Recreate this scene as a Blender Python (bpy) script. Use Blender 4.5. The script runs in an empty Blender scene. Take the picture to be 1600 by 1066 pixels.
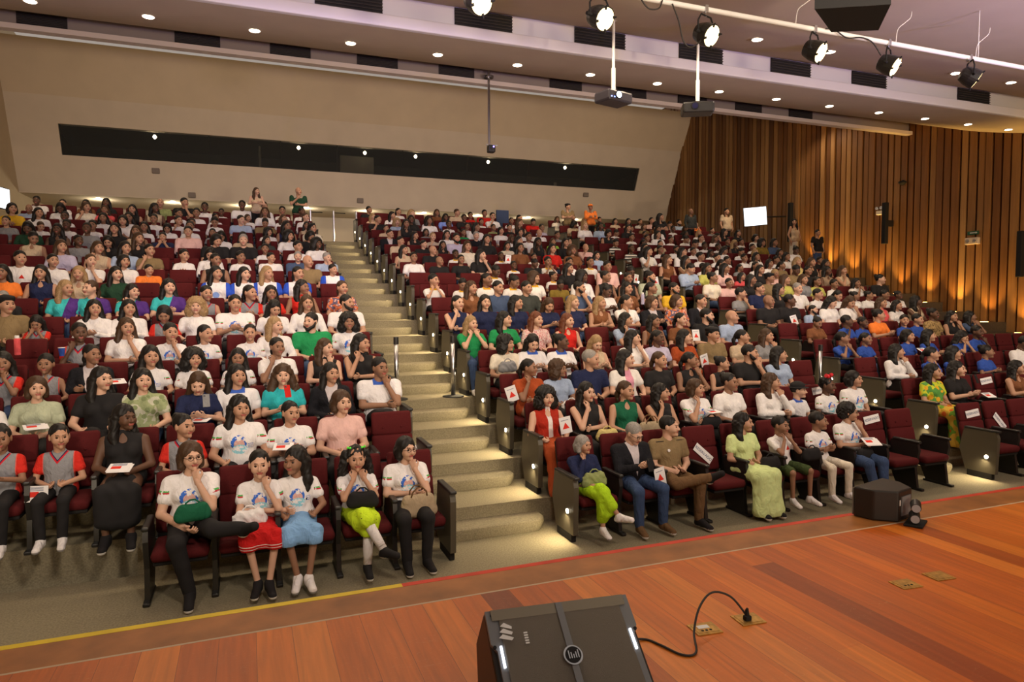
import bpy, math, random
import numpy as np
from mathutils import Matrix, Vector, noise
random.seed(7)
SC = bpy.context.scene
COL = SC.collection
# ------------------------------------------------------------------ camera, world, exposure
CZ = 2.62                                   # camera height over the front carpet
def cam_rot(yaw, pitch, roll):
    cy, sy, cp, sp = math.cos(yaw), math.sin(yaw), math.cos(pitch), math.sin(pitch)
    f = Vector((sy*cp, cy*cp, -sp)); r = Vector((cy, -sy, 0)); u = r.cross(f)
    cr, sr = math.cos(roll), math.sin(roll)
    return cr*r+sr*u, -sr*r+cr*u, f
cr_, cu_, cf_ = cam_rot(0.371824862, 0.0563008267, -0.00556359412)
cam = bpy.data.cameras.new('camera'); cam.lens = 36*1058.98912/1600; cam.sensor_width = 36; cam.clip_end = 200; cam.clip_start = .05
camo = bpy.data.objects.new('camera', cam); COL.objects.link(camo)
camo.matrix_world = Matrix(((cr_.x, cu_.x, -cf_.x, 0), (cr_.y, cu_.y, -cf_.y, 0), (cr_.z, cu_.z, -cf_.z, CZ), (0, 0, 0, 1)))
SC.camera = camo
SC.view_settings.view_transform = 'Standard'; SC.view_settings.look = 'None'
SC.view_settings.gamma = 1; SC.view_settings.use_curve_mapping = False
SC.view_settings.exposure = 0.0
W = bpy.data.worlds.new('world'); SC.world = W; W.use_nodes = True
W.node_tree.nodes['Background'].inputs[0].default_value = (1.0, .86, .74, 1)
W.node_tree.nodes['Background'].inputs[1].default_value = 0.36
SC.cycles.max_bounces = 6; SC.cycles.diffuse_bounces = 3; SC.cycles.glossy_bounces = 2; SC.cycles.transmission_bounces = 4; SC.cycles.sample_clamp_indirect = 4
SC.cycles.use_denoising = True
def lamp(name, kind, loc, energy, color=(1, .8, .58), aim=None, size=.1, cone=90, blend=.6, label=None, size_y=None):
    l = bpy.data.lights.new(name, kind); l.energy = energy; l.color = color
    if kind == 'AREA':
        l.size = size
        if size_y: l.shape = 'RECTANGLE'; l.size_y = size_y
    else: l.shadow_soft_size = size
    if kind == 'SPOT': l.spot_size = math.radians(cone); l.spot_blend = blend
    o = bpy.data.objects.new(name, l); COL.objects.link(o); o.location = loc
    if aim is not None: o.rotation_euler = (Vector(aim)-Vector(loc)).to_track_quat('-Z', 'Y').to_euler()
    return o
WARM = (1, .78, .54)
XW, XL = 20.0, -7.6
# house lights over the hall: a row of real downlights in each ceiling sail (fittings are modelled further down)
PROF = [(15.95, 8.34), (14.96, 7.96), (13.95, 7.59), (13.0, 7.32), (12.18, 7.12), (11.5, 7.02), (10.9, 6.96)]   # underside of the rear ceiling sail (y, z)
def prof_z(P, y):
    for (a, za), (b, zb) in zip(P, P[1:]):
        if b <= y <= a: return za+(zb-za)*(a-y)/(a-b)
    return P[-1][1]
PROF2 = [(11.25, 7.60), (10.3, 7.22), (9.3, 6.92), (8.3, 6.72), (7.0, 6.58), (5.6, 6.52), (3.5, 6.52)]
for i in range(-3, 10):
    lamp('downlight_lamp', 'SPOT', (-1.32+1.55*i+3.1, 12.15, prof_z(PROF, 12.15)-.06), 120, WARM, aim=(-1.32+1.55*i+3.1, 13.2, 0), size=.07, cone=150, blend=.8)
for i in range(-2, 7):
    lamp('downlight_lamp', 'SPOT', (1.62+1.545*i, 9.0, prof_z(PROF2, 9.0)-.06), 120, WARM, aim=(1.62+1.545*i, 9.2, 0), size=.07, cone=150, blend=.8)
for i in range(-2, 9):
    lamp('house_lamp', 'SPOT', (-1+2.5*i, 19.5, 9.2), 260, WARM, aim=(-1+2.5*i, 18.5, 3), size=.15, cone=140, blend=.8)
for (x, tx, ty, e, c) in ((-3, -4, 12, 500, (1, .84, .68)), (1, 0, 11, 500, (1, .84, .68)), (5.2, 4.5, 13, 550, (1, .84, .68)), (9.5, 10, 12, 550, (1, .84, .68)), (13.5, 15, 13, 500, (1, .84, .68))):
    lamp('stage_flood', 'SPOT', (x, 1.2, 6.2), e*1.5, c, aim=(tx, ty, 2.0), size=.35, cone=95, blend=1)  # unseen spots added above the stage to brighten the audience
for x in (-4, 3, 10, 17):
    lamp('rear_wall_fill', 'SPOT', (x, 18.2, 8.35), 430, (1, .76, .48), aim=(x, 28.5, 7.0), size=.3, cone=100, blend=1)  # added out of sight above the strip to brighten the rear wall
for (x, tx) in ((-3, -2), (3, 3), (9, 9), (15, 14)):
    lamp('ceiling_fill_lamp', 'SPOT', (x, -3.0, 2.2), 1900, (1, .80, .56), aim=(tx, 10.5, 7.2), size=.4, cone=75, blend=1)  # added behind the camera to lift the ceiling sails and fascia
for x in (0, 10):
    lamp('violet_step_fill', 'SPOT', (x, 1.5, 3.4), 1000, (.50, .42, 1), aim=(x, 11, 7.3), size=.15, cone=75, blend=1)  # added unseen spots that tint the ceiling step lavender
lamp('violet_wall_fill', 'SPOT', (1.5, 4.5, 6.3), 700, (.62, .5, 1), aim=(4, 28, 6.5), size=.2, cone=60, blend=1)  # added unseen violet spot to tint the rear wall
lamp('front_wash_lamp', 'SPOT', (7, -1.0, 5.6), 260, (1, .82, .62), aim=(4.5, 2.6, 1), size=.3, cone=90, blend=1)

# ------------------------------------------------------------------ object helpers
def prop(o, label=None, cat=None, group=None, kind=None):
    if label: o['label'] = label
    if cat: o['category'] = cat
    if group: o['group'] = group
    if kind: o['kind'] = kind
    return o
def link(name, me, parent=None, loc=None):
    o = bpy.data.objects.new(name, me); COL.objects.link(o)
    if parent: o.parent = parent
    if loc: o.location = loc
    return o
def thing(name, loc, label, cat, group=None, rz=0):
    o = bpy.data.objects.new(name, None); COL.objects.link(o); o.location = loc; o.rotation_euler = (0, 0, rz); o.empty_display_size = .2
    return prop(o, label, cat, group)
def mesh(name, V, F, mats, mi=None, smooth=False):
    me = bpy.data.meshes.new(name); V = np.asarray(V, np.float32)
    if isinstance(F, np.ndarray):
        me.vertices.add(len(V)); me.vertices.foreach_set('co', V.ravel())
        n = F.shape[1]; me.loops.add(F.size); me.loops.foreach_set('vertex_index', F.astype(np.int32).ravel())
        me.polygons.add(len(F)); me.polygons.foreach_set('loop_start', np.arange(0, F.size, n, dtype=np.int32))
        me.polygons.foreach_set('loop_total', np.full(len(F), n, np.int32))
        if mi is not None: me.polygons.foreach_set('material_index', np.asarray(mi, np.int32))
        me.update(calc_edges=True)
    else:
        me.from_pydata([tuple(v) for v in V], [], F)
        if mi is not None: me.polygons.foreach_set('material_index', np.asarray(mi, np.int32))
        me.update()
    for m in (mats if isinstance(mats, (list, tuple)) else [mats]): me.materials.append(m)
    if smooth: me.polygons.foreach_set('use_smooth', np.ones(len(me.polygons), bool))
    return me
class MB:
    """collects shapes of one part"""
    def __init__(s): s.v = []; s.f = []; s.m = []
    def add(s, V, F, m=0):
        b = len(s.v); s.v += [tuple(v) for v in V]; s.f += [[i+b for i in f] for f in F]; s.m += [m]*len(F); return s
    def box(s, a, b, m=0, bev=0, rot=None):
        (x0, y0, z0), (x1, y1, z1) = a, b
        c = Vector(((x0+x1)/2, (y0+y1)/2, (z0+z1)/2)); h = Vector((abs(x1-x0)/2, abs(y1-y0)/2, abs(z1-z0)/2))
        if bev <= 0:
            V = [Vector((sx*h.x, sy*h.y, sz*h.z)) for sz in (-1, 1) for sx, sy in ((-1, -1), (1, -1), (1, 1), (-1, 1))]
            F = [[3, 2, 1, 0], [4, 5, 6, 7], [0, 1, 5, 4], [1, 2, 6, 5], [2, 3, 7, 6], [3, 0, 4, 7]]
        else:
            bev = min(bev, h.x*.9, h.y*.9, h.z*.9); V = []; F = []
            def ring(z, i):
                r = []
                for sx, sy, a0 in ((1, 1, 0), (-1, 1, 90), (-1, -1, 180), (1, -1, 270)):
                    for k in (0, 1, 2):
                        t = math.radians(a0+45*k); R = bev-i
                        r.append(Vector((sx*(h.x-bev)+R*math.cos(t), sy*(h.y-bev)+R*math.sin(t), z)))
                return r
            for z, i in ((-h.z, bev), (-h.z+bev*.3, bev*.3), (-h.z+bev, 0), (h.z-bev, 0), (h.z-bev*.3, bev*.3), (h.z, bev)): V += ring(z, i)
            for k in range(5):
                for j in range(12): F.append([k*12+j, k*12+(j+1) % 12, (k+1)*12+(j+1) % 12, (k+1)*12+j])
            F.append(list(range(11, -1, -1))); F.append([60+j for j in range(12)])
        if rot is not None: V = [rot @ v for v in V]
        return s.add([v+c for v in V], F, m)
    def tube(s, pts, r, n=8, m=0, caps=True):
        pts = [Vector(p) for p in pts]; rr = r if isinstance(r, (list, tuple)) else [r]*len(pts); V = []; F = []
        prev = None
        for i, p in enumerate(pts):
            d = (pts[min(i+1, len(pts)-1)]-pts[max(i-1, 0)]).normalized()
            a = prev-d*prev.dot(d) if prev is not None else d.orthogonal()
            if a.length < 1e-6: a = d.orthogonal()
            a.normalize(); b = d.cross(a); prev = a
            V += [p+(a*math.cos(2*math.pi*k/n)+b*math.sin(2*math.pi*k/n))*rr[i] for k in range(n)]
        for i in range(len(pts)-1):
            for k in range(n): F.append([i*n+k, i*n+(k+1) % n, (i+1)*n+(k+1) % n, (i+1)*n+k])
        if caps: F.append(list(range(n-1, -1, -1))); F.append([(len(pts)-1)*n+k for k in range(n)])
        return s.add(V, F, m)
    def cyl(s, a, b, r, n=20, m=0): return s.tube([a, b], r, n, m)
    def prism(s, poly, a, b, axis='x', m=0):
        """poly in the two other axes, swept from a to b"""
        f = {'x': lambda t, p: (t, p[0], p[1]), 'y': lambda t, p: (p[0], t, p[1]), 'z': lambda t, p: (p[0], p[1], t)}[axis]
        n = len(poly); V = [f(a, p) for p in poly]+[f(b, p) for p in poly]
        F = [list(range(n-1, -1, -1)), [n+i for i in range(n)]]+[[i, (i+1) % n, n+(i+1) % n, n+i] for i in range(n)]
        return s.add(V, F, m)
    def mesh(s, name, mats, smooth=False): return mesh(name, s.v, s.f, mats, s.m, smooth)
    def obj(s, name, mats, parent=None, loc=None, smooth=False): return link(name, s.mesh(name, mats, smooth), parent, loc)
def struct(name, mb, mats, smooth=False): return prop(mb.obj(name, mats, smooth=smooth), kind='structure')
def smooth_angle(o, a=40):
    for p in o.data.polygons: p.use_smooth = True
    try: o.data.set_sharp_from_angle(angle=math.radians(a))
    except Exception: pass
    return o

# ------------------------------------------------------------------ materials
def mat(name, col, rough=.7, metal=0, spec=.3, noise_=0, nscale=30, bump=0, bscale=200, emit=None, estr=1, sheen=0):
    m = bpy.data.materials.new(name); m.use_nodes = True; nt = m.node_tree; b = nt.nodes['Principled BSDF']
    b.inputs['Base Color'].default_value = (*col, 1); b.inputs['Roughness'].default_value = rough; b.inputs['Metallic'].default_value = metal
    b.inputs['Specular IOR Level'].default_value = spec
    if sheen: b.inputs['Sheen Weight'].default_value = sheen
    if emit: b.inputs['Emission Color'].default_value = (*emit, 1); b.inputs['Emission Strength'].default_value = estr
    if noise_ or bump:
        tc = nt.nodes.new('ShaderNodeTexCoord')
        if noise_:
            n = nt.nodes.new('ShaderNodeTexNoise'); n.inputs['Scale'].default_value = nscale; n.inputs['Detail'].default_value = 4
            nt.links.new(tc.outputs['Object'], n.inputs['Vector'])
            r = nt.nodes.new('ShaderNodeValToRGB'); r.color_ramp.elements[0].position = .3; r.color_ramp.elements[1].position = .7
            r.color_ramp.elements[0].color = (*[c*(1-noise_) for c in col], 1); r.color_ramp.elements[1].color = (*[min(1, c*(1+noise_)) for c in col], 1)
            nt.links.new(n.outputs['Fac'], r.inputs[0]); nt.links.new(r.outputs[0], b.inputs['Base Color'])
        if bump:
            n2 = nt.nodes.new('ShaderNodeTexNoise'); n2.inputs['Scale'].default_value = bscale; nt.links.new(tc.outputs['Object'], n2.inputs['Vector'])
            bp = nt.nodes.new('ShaderNodeBump'); bp.inputs['Strength'].default_value = bump; bp.inputs['Distance'].default_value = .01
            nt.links.new(n2.outputs['Fac'], bp.inputs['Height']); nt.links.new(bp.outputs[0], b.inputs['Normal'])
    return m
def emat(name, col, s):
    m = bpy.data.materials.new(name); m.use_nodes = True; nt = m.node_tree; nt.nodes.clear()
    e = nt.nodes.new('ShaderNodeEmission'); e.inputs[0].default_value = (*col, 1); e.inputs[1].default_value = s
    o = nt.nodes.new('ShaderNodeOutputMaterial'); nt.links.new(e.outputs[0], o.inputs[0]); return m
class NT:
    def __init__(s, m): s.t = m.node_tree
    def n(s, typ, **k):
        x = s.t.nodes.new(typ)
        for a, v in k.items(): setattr(x, a, v)
        return x
    def l(s, a, b): s.t.links.new(a, b)
    def val(s, x, i, v):
        if hasattr(v, 'links'): s.l(v, x.inputs[i])
        else: x.inputs[i].default_value = v
    def m(s, op, a, b=0.0, c=0.0):
        x = s.n('ShaderNodeMath', operation=op); s.val(x, 0, a); s.val(x, 1, b); s.val(x, 2, c); return x.outputs[0]
    def mix(s, f, a, b):
        x = s.n('ShaderNodeMix', data_type='RGBA'); s.val(x, 0, f)
        for i, v in ((6, a), (7, b)):
            if hasattr(v, 'links'): s.l(v, x.inputs[i])
            else: x.inputs[i].default_value = (*v, 1)
        return x.outputs[2]
    def xyz(s, out='Object'):
        tc = s.n('ShaderNodeTexCoord'); sp = s.n('ShaderNodeSeparateXYZ'); s.l(tc.outputs[out], sp.inputs[0]); return tc.outputs[out], sp.outputs[0], sp.outputs[1], sp.outputs[2]
def base(m): return m.node_tree.nodes['Principled BSDF'].inputs['Base Color']

M = {}
M['carpet'] = mat('carpet', (.25, .215, .14), .95, spec=.1, noise_=.22, nscale=60, bump=.5, bscale=260)
M['riser'] = mat('riser_carpet', (.175, .165, .12), .95, spec=.1, noise_=.25, nscale=60, bump=.5, bscale=260)
M['dark_carpet'] = mat('side_carpet', (.10, .075, .05), .95, spec=.1, noise_=.2, nscale=50)
M['plaster'] = mat('warm_plaster', (.66, .54, .38), .85, spec=.1, noise_=.03, nscale=1.5)
M['plaster_low'] = mat('lower_plaster', (.68, .58, .45), .85, spec=.1, noise_=.03, nscale=1.5)
M['ceil'] = mat('ceiling_paint', (.62, .53, .44), .85, spec=.1, noise_=.03, nscale=2)
M['fascia'] = mat('fascia_paint', (.80, .76, .76), .7, spec=.2)
M['slot'] = mat('slot_paint', (.30, .25, .21), .8)
M['vent'] = mat('vent_black', (.02, .018, .017), .6)
M['black'] = mat('black_plastic', (.014, .013, .012), .38, spec=.5)
M['blackm'] = mat('black_matte', (.012, .011, .011), .75)
M['panel'] = mat('end_panel_laminate', (.085, .072, .048), .42, spec=.4)
M['metal'] = mat('brushed_metal', (.62, .62, .64), .28, metal=1)
M['white'] = mat('white_paint', (.80, .78, .75), .5)
M['seat'] = mat('maroon_fabric', (.085, .010, .011), .85, spec=.15, noise_=.12, nscale=90, bump=.3, bscale=400)
M['glow'] = emat('lamp_glow', (1, .80, .55), 14)
M['steplight'] = emat('step_lamp_glow', (1, .86, .62), 22)
M['par'] = emat('stage_lamp_glow', (1, .74, .36), 6)
M['screen'] = emat('screen_glow', (.9, .95, 1), 2.2)
M['paper'] = mat('paper', (.82, .80, .80), .8)
M['ink'] = mat('blue_ink', (.06, .09, .2), .7)
M['redp'] = mat('red_print', (.72, .035, .02), .7)
M['tape_y'] = mat('yellow_tape', (.75, .55, .03), .55, noise_=.1, nscale=8)
M['tape_r'] = mat('red_tape', (.62, .05, .02), .55, noise_=.15, nscale=8)
def wood_floor():
    m = mat('stage_wood', (.5, .2, .06), .32, spec=.4); k = NT(m)
    o, x, y, z = k.xyz()
    xi = k.m('FLOOR', k.m('DIVIDE', x, .165)); wn = k.n('ShaderNodeTexWhiteNoise', noise_dimensions='1D'); k.l(xi, wn.inputs['W'])
    yi = k.m('FLOOR', k.m('DIVIDE', k.m('ADD', y, k.m('MULTIPLY', wn.outputs[0], 7.0)), 9.0))
    cb = k.n('ShaderNodeCombineXYZ'); k.l(xi, cb.inputs[0]); k.l(yi, cb.inputs[1])
    w2 = k.n('ShaderNodeTexWhiteNoise', noise_dimensions='2D'); k.l(cb.outputs[0], w2.inputs['Vector'])
    r = k.n('ShaderNodeValToRGB'); cr = r.color_ramp; cr.interpolation = 'LINEAR'
    for p, c in ((0, (.20, .035, .006)), (.14, (.42, .085, .008)), (.5, (.55, .125, .008)), (.8, (.62, .155, .012)), (1, (.68, .20, .022))):
        e = cr.elements[0] if p == 0 else (cr.elements[-1] if p == 1 else cr.elements.new(p)); e.position = p; e.color = (*c, 1)
    k.l(w2.outputs[0], r.inputs[0])
    mp = k.n('ShaderNodeMapping'); mp.inputs['Scale'].default_value = (26, 1.6, 10); k.l(o, mp.inputs[0])
    n = k.n('ShaderNodeTexNoise'); n.inputs['Scale'].default_value = 1.2; n.inputs['Detail'].default_value = 8; n.inputs['Distortion'].default_value = .6; k.l(mp.outputs[0], n.inputs[0])
    n3 = k.n('ShaderNodeTexNoise'); n3.inputs['Scale'].default_value = 1.3; n3.inputs['Detail'].default_value = 3; k.l(o, n3.inputs[0])
    g = k.m('MULTIPLY', k.m('ADD', k.m('MULTIPLY', n.outputs[0], .75), .62), k.m('ADD', k.m('MULTIPLY', n3.outputs[0], .5), .76))
    hs = k.n('ShaderNodeHueSaturation'); k.l(r.outputs[0], hs.inputs['Color']); k.l(g, hs.inputs['Value'])
    # gaps between boards and fine scratches
    fx = k.m('FRACT', k.m('DIVIDE', x, .165)); gap = k.m('LESS_THAN', k.m('MINIMUM', fx, k.m('SUBTRACT', 1, fx)), .008)
    mp2 = k.n('ShaderNodeMapping'); mp2.inputs['Scale'].default_value = (1.2, 5, 1); mp2.inputs['Rotation'].default_value = (0, 0, .6); k.l(o, mp2.inputs[0])
    sc = k.n('ShaderNodeTexNoise'); sc.inputs['Scale'].default_value = 3; sc.inputs['Detail'].default_value = 2; sc.inputs['Distortion'].default_value = 2.5; k.l(mp2.outputs[0], sc.inputs[0])
    sl = k.m('LESS_THAN', k.m('ABSOLUTE', k.m('SUBTRACT', sc.outputs[0], .5)), .0016)
    c = k.mix(k.m('MULTIPLY', gap, .6), hs.outputs[0], (.10, .03, .01)); c = k.mix(k.m('MULTIPLY', sl, .35), c, (.72, .42, .2))
    k.l(c, base(m)); b = m.node_tree.nodes['Principled BSDF']
    k.l(k.m('ADD', k.m('MULTIPLY', n3.outputs[0], .25), .22), b.inputs['Roughness'])
    return m
M['stage'] = wood_floor()
M['border'] = mat('border_board', (.34, .13, .035), .4, noise_=.3, nscale=4)
def slat_mat():
    m = mat('slat_wood', (.4, .2, .08), .45, spec=.3); k = NT(m); o, x, y, z = k.xyz()
    g = k.n('ShaderNodeNewGeometry'); r = k.n('ShaderNodeValToRGB'); cr = r.color_ramp
    for p, c in ((0, (.12, .048, .016)), (.35, (.21, .092, .030)), (.7, (.30, .15, .052)), (1, (.42, .235, .09))):
        e = cr.elements[0] if p == 0 else (cr.elements[-1] if p == 1 else cr.elements.new(p)); e.position = p; e.color = (*c, 1)
    k.l(g.outputs['Random Per Island'], r.inputs[0])
    mp = k.n('ShaderNodeMapping'); mp.inputs['Scale'].default_value = (8, 8, .5); k.l(o, mp.inputs[0])
    n = k.n('ShaderNodeTexNoise'); n.inputs['Scale'].default_value = 2; n.inputs['Detail'].default_value = 6; k.l(mp.outputs[0], n.inputs[0])
    hs = k.n('ShaderNodeHueSaturation'); k.l(r.outputs[0], hs.inputs['Color']); k.l(k.m('ADD', k.m('MULTIPLY', n.outputs[0], .7), .62), hs.inputs['Value'])
    k.l(hs.outputs[0], base(m)); return m
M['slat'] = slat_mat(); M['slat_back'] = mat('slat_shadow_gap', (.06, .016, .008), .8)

# ------------------------------------------------------------------ the hall
P0, RISE, ROW0 = .95, .2835, 6.47
def yr(r): return ROW0+P0*r               # front of the seats in row r
def zr(r): return RISE*r
NR = 17
f = MB(); f.box((XL-.3, 3.95, -.3), (XW+.3, 7.32, 0)); struct('floor', f, M['carpet'])
for r in range(1, NR):
    f = MB(); y0 = 7.32+P0*(r-1); y1 = y0+P0+(.0 if r < NR-1 else 12)
    if r == 1:
        f.box((-1.05, y0, -.3), (XW+.3, y1, zr(r))); f.box((XL-.3, 7.62, -.3), (-1.05, y1, zr(r)))
    else: f.box((XL-.3, y0, -.3), (XW+.3, y1, zr(r)))
    struct('floor_tier', f, M['carpet'])
def c_seats(r): return 12 if r < 4 or r > 8 else (11 if r == 7 else 10)
def half_step(x0, x1, y0, y1, z0, h, round_hi=True):
    R = .17; poly = [(x0, y1), (x0, y0)]
    for k in range(7):
        t = math.radians(-90+15*k); poly.append((x1-R+R*math.cos(t), y0+R+R*math.sin(t)))
    poly.append((x1, y1)); s = MB(); n = len(poly)
    for z, i in ((z0, .025), (z0+h-.05, 0), (z0+h-.012, .004), (z0+h, .02)):
        cx, cy = (x0+x1)/2, y1
        s.v += [(px-(i if px > cx else -i)*(1 if k > 1 else 0), min(py+i, y1), z) for k, (px, py) in enumerate(poly)]
    for L in range(3):
        for k in range(n-1): s.f.append([L*n+k, L*n+k+1, (L+1)*n+k+1, (L+1)*n+k])
    s.f.append([3*n+k for k in range(n)]); s.m = [0]*len(s.f)
    return s
for r in range(0, NR-1):
    smooth_angle(struct('floor_step', half_step(1.93, 3.17, 7.0+P0*r, 7.33+P0*r, zr(r), RISE/2), M['carpet']), 35)
    smooth_angle(struct('floor_step', half_step(9.36, 9.97, 7.0+P0*r, 7.33+P0*r, zr(r), RISE/2), M['carpet']), 35)
    s = MB(); s.box((XL, 7.0+P0*r, zr(r)), (-5.5, 7.33+P0*r, zr(r)+RISE/2)); struct('floor_step', s, M['carpet'])
    s = MB(); s.box((10.2+.578*c_seats(r), 7.05+P0*r, zr(r)-.01), (XW, 7.05+P0*(r+1), zr(r+1)+.012)); struct('floor_step', s, M['dark_carpet'])
# stage
s = MB(); s.box((-12, -6, -.3), (26, 3.46, 1.02)); struct('floor_stage', s, M['stage'])
s = MB(); s.box((-12, 3.475, -.3), (26, 3.72, 1.02)); struct('trim_1', s, M['border'])
s = MB(); s.box((-12, 3.46, 1.0), (26, 3.475, 1.0205)); struct('trim_2', s, mat('pale_joint', (.55, .42, .28), .6))
s = MB(); s.box((-12, 3.72, -.3), (.78, 3.765, 1.021)); struct('trim_3', s, M['tape_y'])
s = MB(); s.box((.78, 3.72, -.3), (26, 3.765, 1.021)); struct('trim_4', s, M['tape_r'])
# slatted wood wall
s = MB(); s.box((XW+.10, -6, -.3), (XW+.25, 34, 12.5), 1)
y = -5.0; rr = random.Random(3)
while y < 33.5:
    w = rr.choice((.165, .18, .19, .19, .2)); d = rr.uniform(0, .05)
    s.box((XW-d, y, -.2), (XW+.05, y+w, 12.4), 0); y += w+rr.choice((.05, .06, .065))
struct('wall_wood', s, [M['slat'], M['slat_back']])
s = MB(); s.box((XL-.3, -6, -.3), (XL, 34, 12.5)); struct('wall_side', s, M['plaster'])
# leaning rear wall with the long control-room window
def wy(z): return 29.62-.417*(z-6.76)
WZ0, WZ1, WX0, WX1 = 8.06, 9.08, -6.1, 17.85
def wall_quad(s, x0, x1, z0, z1, t=.25, m=0):
    V = [(x0, wy(z0), z0), (x1, wy(z0), z0), (x1, wy(z1), z1), (x0, wy(z1), z1)]; V += [(x, y+t, z) for x, y, z in V]
    s.add(V, [[0, 1, 2, 3], [7, 6, 5, 4], [0, 4, 5, 1], [1, 5, 6, 2], [2, 6, 7, 3], [3, 7, 4, 0]], m)
s = MB(); wall_quad(s, XL, XW, 6.76, WZ0); wall_quad(s, XL, WX0, WZ0, WZ1); wall_quad(s, WX1, XW, WZ0, WZ1); wall_quad(s, XL, XW, WZ1, 9.95)
struct('wall_rear', s, M['plaster_low'])
s = MB(); V = [(XL, wy(9.95), 9.95), (XW, wy(9.95), 9.95), (XW, wy(9.95)-.85, 11.6), (XL, wy(9.95)-.85, 11.6)]
s.add(V+[(x, y+.25, z) for x, y, z in V], [[0, 1, 2, 3], [7, 6, 5, 4], [0, 4, 5, 1], [1, 5, 6, 2], [2, 6, 7, 3], [3, 7, 4, 0]]); struct('wall_rear_upper', s, M['plaster'])
booth = mat('booth_dark', (.02, .02, .018), .8)
s = MB(); s.box((WX0-.3, 32, 7.2), (WX1+.3, 32.1, 9.9)); s.box((WX0-.3, 29.8, 7.2), (WX1+.3, 32, 7.3)); s.box((WX0-.3, 28.85, 9.12), (WX1+.3, 32, 9.2)); [s.prism([(29.8, 7.2), (32, 7.2), (32, 9.9), (29.2, 9.9), (28.95, 9.15)], q, q+.1, 'x') for q in (WX0-.3, WX1+.2)]; struct('wall_booth', s, booth)
glass = bpy.data.materials.new('booth_glass'); glass.use_nodes = True; b = glass.node_tree.nodes['Principled BSDF']
b.inputs['Base Color'].default_value = (.4, .42, .4, 1); b.inputs['Roughness'].default_value = .03; b.inputs['Transmission Weight'].default_value = .92; b.inputs['IOR'].default_value = 1.2
wf = MB(); z0, z1 = WZ0, WZ1
for x in (WX0+.02, -1.2, 1.4, 3.6, 6.3, 9.2, 12.1, 14.8, WX1-.02):
    wf.add([(x-.02, wy(z0)+.1, z0), (x+.02, wy(z0)+.1, z0), (x+.02, wy(z1)+.1, z1), (x-.02, wy(z1)+.1, z1), (x-.02, wy(z0)+.14, z0), (x+.02, wy(z0)+.14, z0), (x+.02, wy(z1)+.14, z1), (x-.02, wy(z1)+.14, z1)], [[0, 1, 2, 3], [7, 6, 5, 4], [1, 5, 6, 2], [3, 7, 4, 0]])
win = struct('window_1', wf, M['blackm'])
s = MB(); s.add([(WX0, wy(z0)+.06, z0), (WX1, wy(z0)+.06, z0), (WX1, wy(z1)+.06, z1), (WX0, wy(z1)+.06, z1)], [[0, 1, 2, 3]]); pane = s.obj('window_pane', glass, win)
for i_, (x, yy) in enumerate(((-3.07, 28.97), (2.1, 29.0), (4.75, 29.03), (6.9, 29.0), (10.2, 29.0), (14.0, 29.0))):
    s = MB(); s.tube([(x, yy, 9.0), (x, yy, 8.93), (x, yy, 8.86)], [.03, .075, .03], 12); o = s.obj('booth_lamp', M['glow']); prop(o, 'small round lamp glowing behind the control room glass, %s from the plaster side wall' % 'first second third fourth fifth sixth'.split()[i_], 'lamp', 'control room lamps')
s = MB(); s.box((WX0+6.7, 29.9, 8.2), (WX0+6.78, 29.95, 9.1)); s.box((13.6, 29.4, 8.0), (13.75, 29.45, 8.3)); s.box((3.8, 29.6, 8.2), (5.2, 29.65, 8.9)); struct('trim_5', s, mat('booth_equipment', (.16, .14, .1), .6))
# corridor behind the top row
s = MB(); s.box((XL, 29.62, 6.72), (XW, 34, 6.76)); struct('ceiling_corridor', s, M['plaster_low'])
s = MB(); s.box((XL, 33.5, 4.5), (XW, 33.7, 6.76)); struct('wall_corridor', s, M['plaster_low'])
for i in range(9):
    x = -5.2+2.55*i
    s = MB(); s.cyl((x, 30.2, 6.70), (x, 30.2, 6.72), .09, 16); prop(s.obj('corridor_downlight', M['glow']), 'recessed downlight over the rear corridor, %s from the plaster side wall' % 'first second third fourth fifth sixth seventh eighth ninth'.split()[i], 'light', 'corridor downlights')
    lamp('corridor_lamp', 'POINT', (x, 30.6, 6.45), 26, (1, .86, .62), size=.08)
# ceilings
s = MB()
def sail(P, x0, x1, t=.12, bend=None):
    s = MB(); nx = 28
    for j, (yy, zz) in enumerate(P):
        for i in range(nx+1): s.v.append((x0+(x1-x0)*i/nx, yy, zz))
    n = len(s.v); s.v += [(x, y_, z+t) for x, y_, z in s.v]; w = nx+1
    for j in range(len(P)-1):
        for i in range(nx):
            a = j*w+i; s.f.append([a, a+1, a+w+1, a+w]); s.f.append([n+a+w, n+a+w+1, n+a+1, n+a])
    for i in range(nx):
        a = i; s.f.append([a+1, a, n+a, n+a+1]); a = (len(P)-1)*w+i; s.f.append([a, a+1, n+a+1, n+a])
    for j in range(len(P)-1):
        a = j*w; s.f.append([a, a+w, n+a+w, n+a]); a = j*w+nx; s.f.append([a+w, a, n+a, n+a+w])
    s.m = [0]*len(s.f); return s
smooth_angle(struct('ceiling_sail', sail(PROF, XL, XW+2), M['ceil']), 30)
smooth_angle(struct('ceiling_front', sail(PROF2, XL-2, XW+3), M['ceil']), 30)
s = MB(); s.box((XL, 10.82, 6.95), (XW+2, 10.93, 7.14), bev=.02); struct('trim_6', s, M['fascia'])
s = MB(); s.box((XL, 15.86, 7.93), (XW, 16.06, 8.03)); struct('trim_7', s, mat('strip_paint', (.74, .64, .54), .7))
s = MB(); s.box((XL, 16.0, 8.0), (XW, 16.12, 8.6)); struct('ceiling_slot', s, M['slot'])
s = MB(); s.box((XL, 11.2, 7.08), (XW+2, 11.3, 7.75)); struct('ceiling_step', s, M['fascia'])
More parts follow.
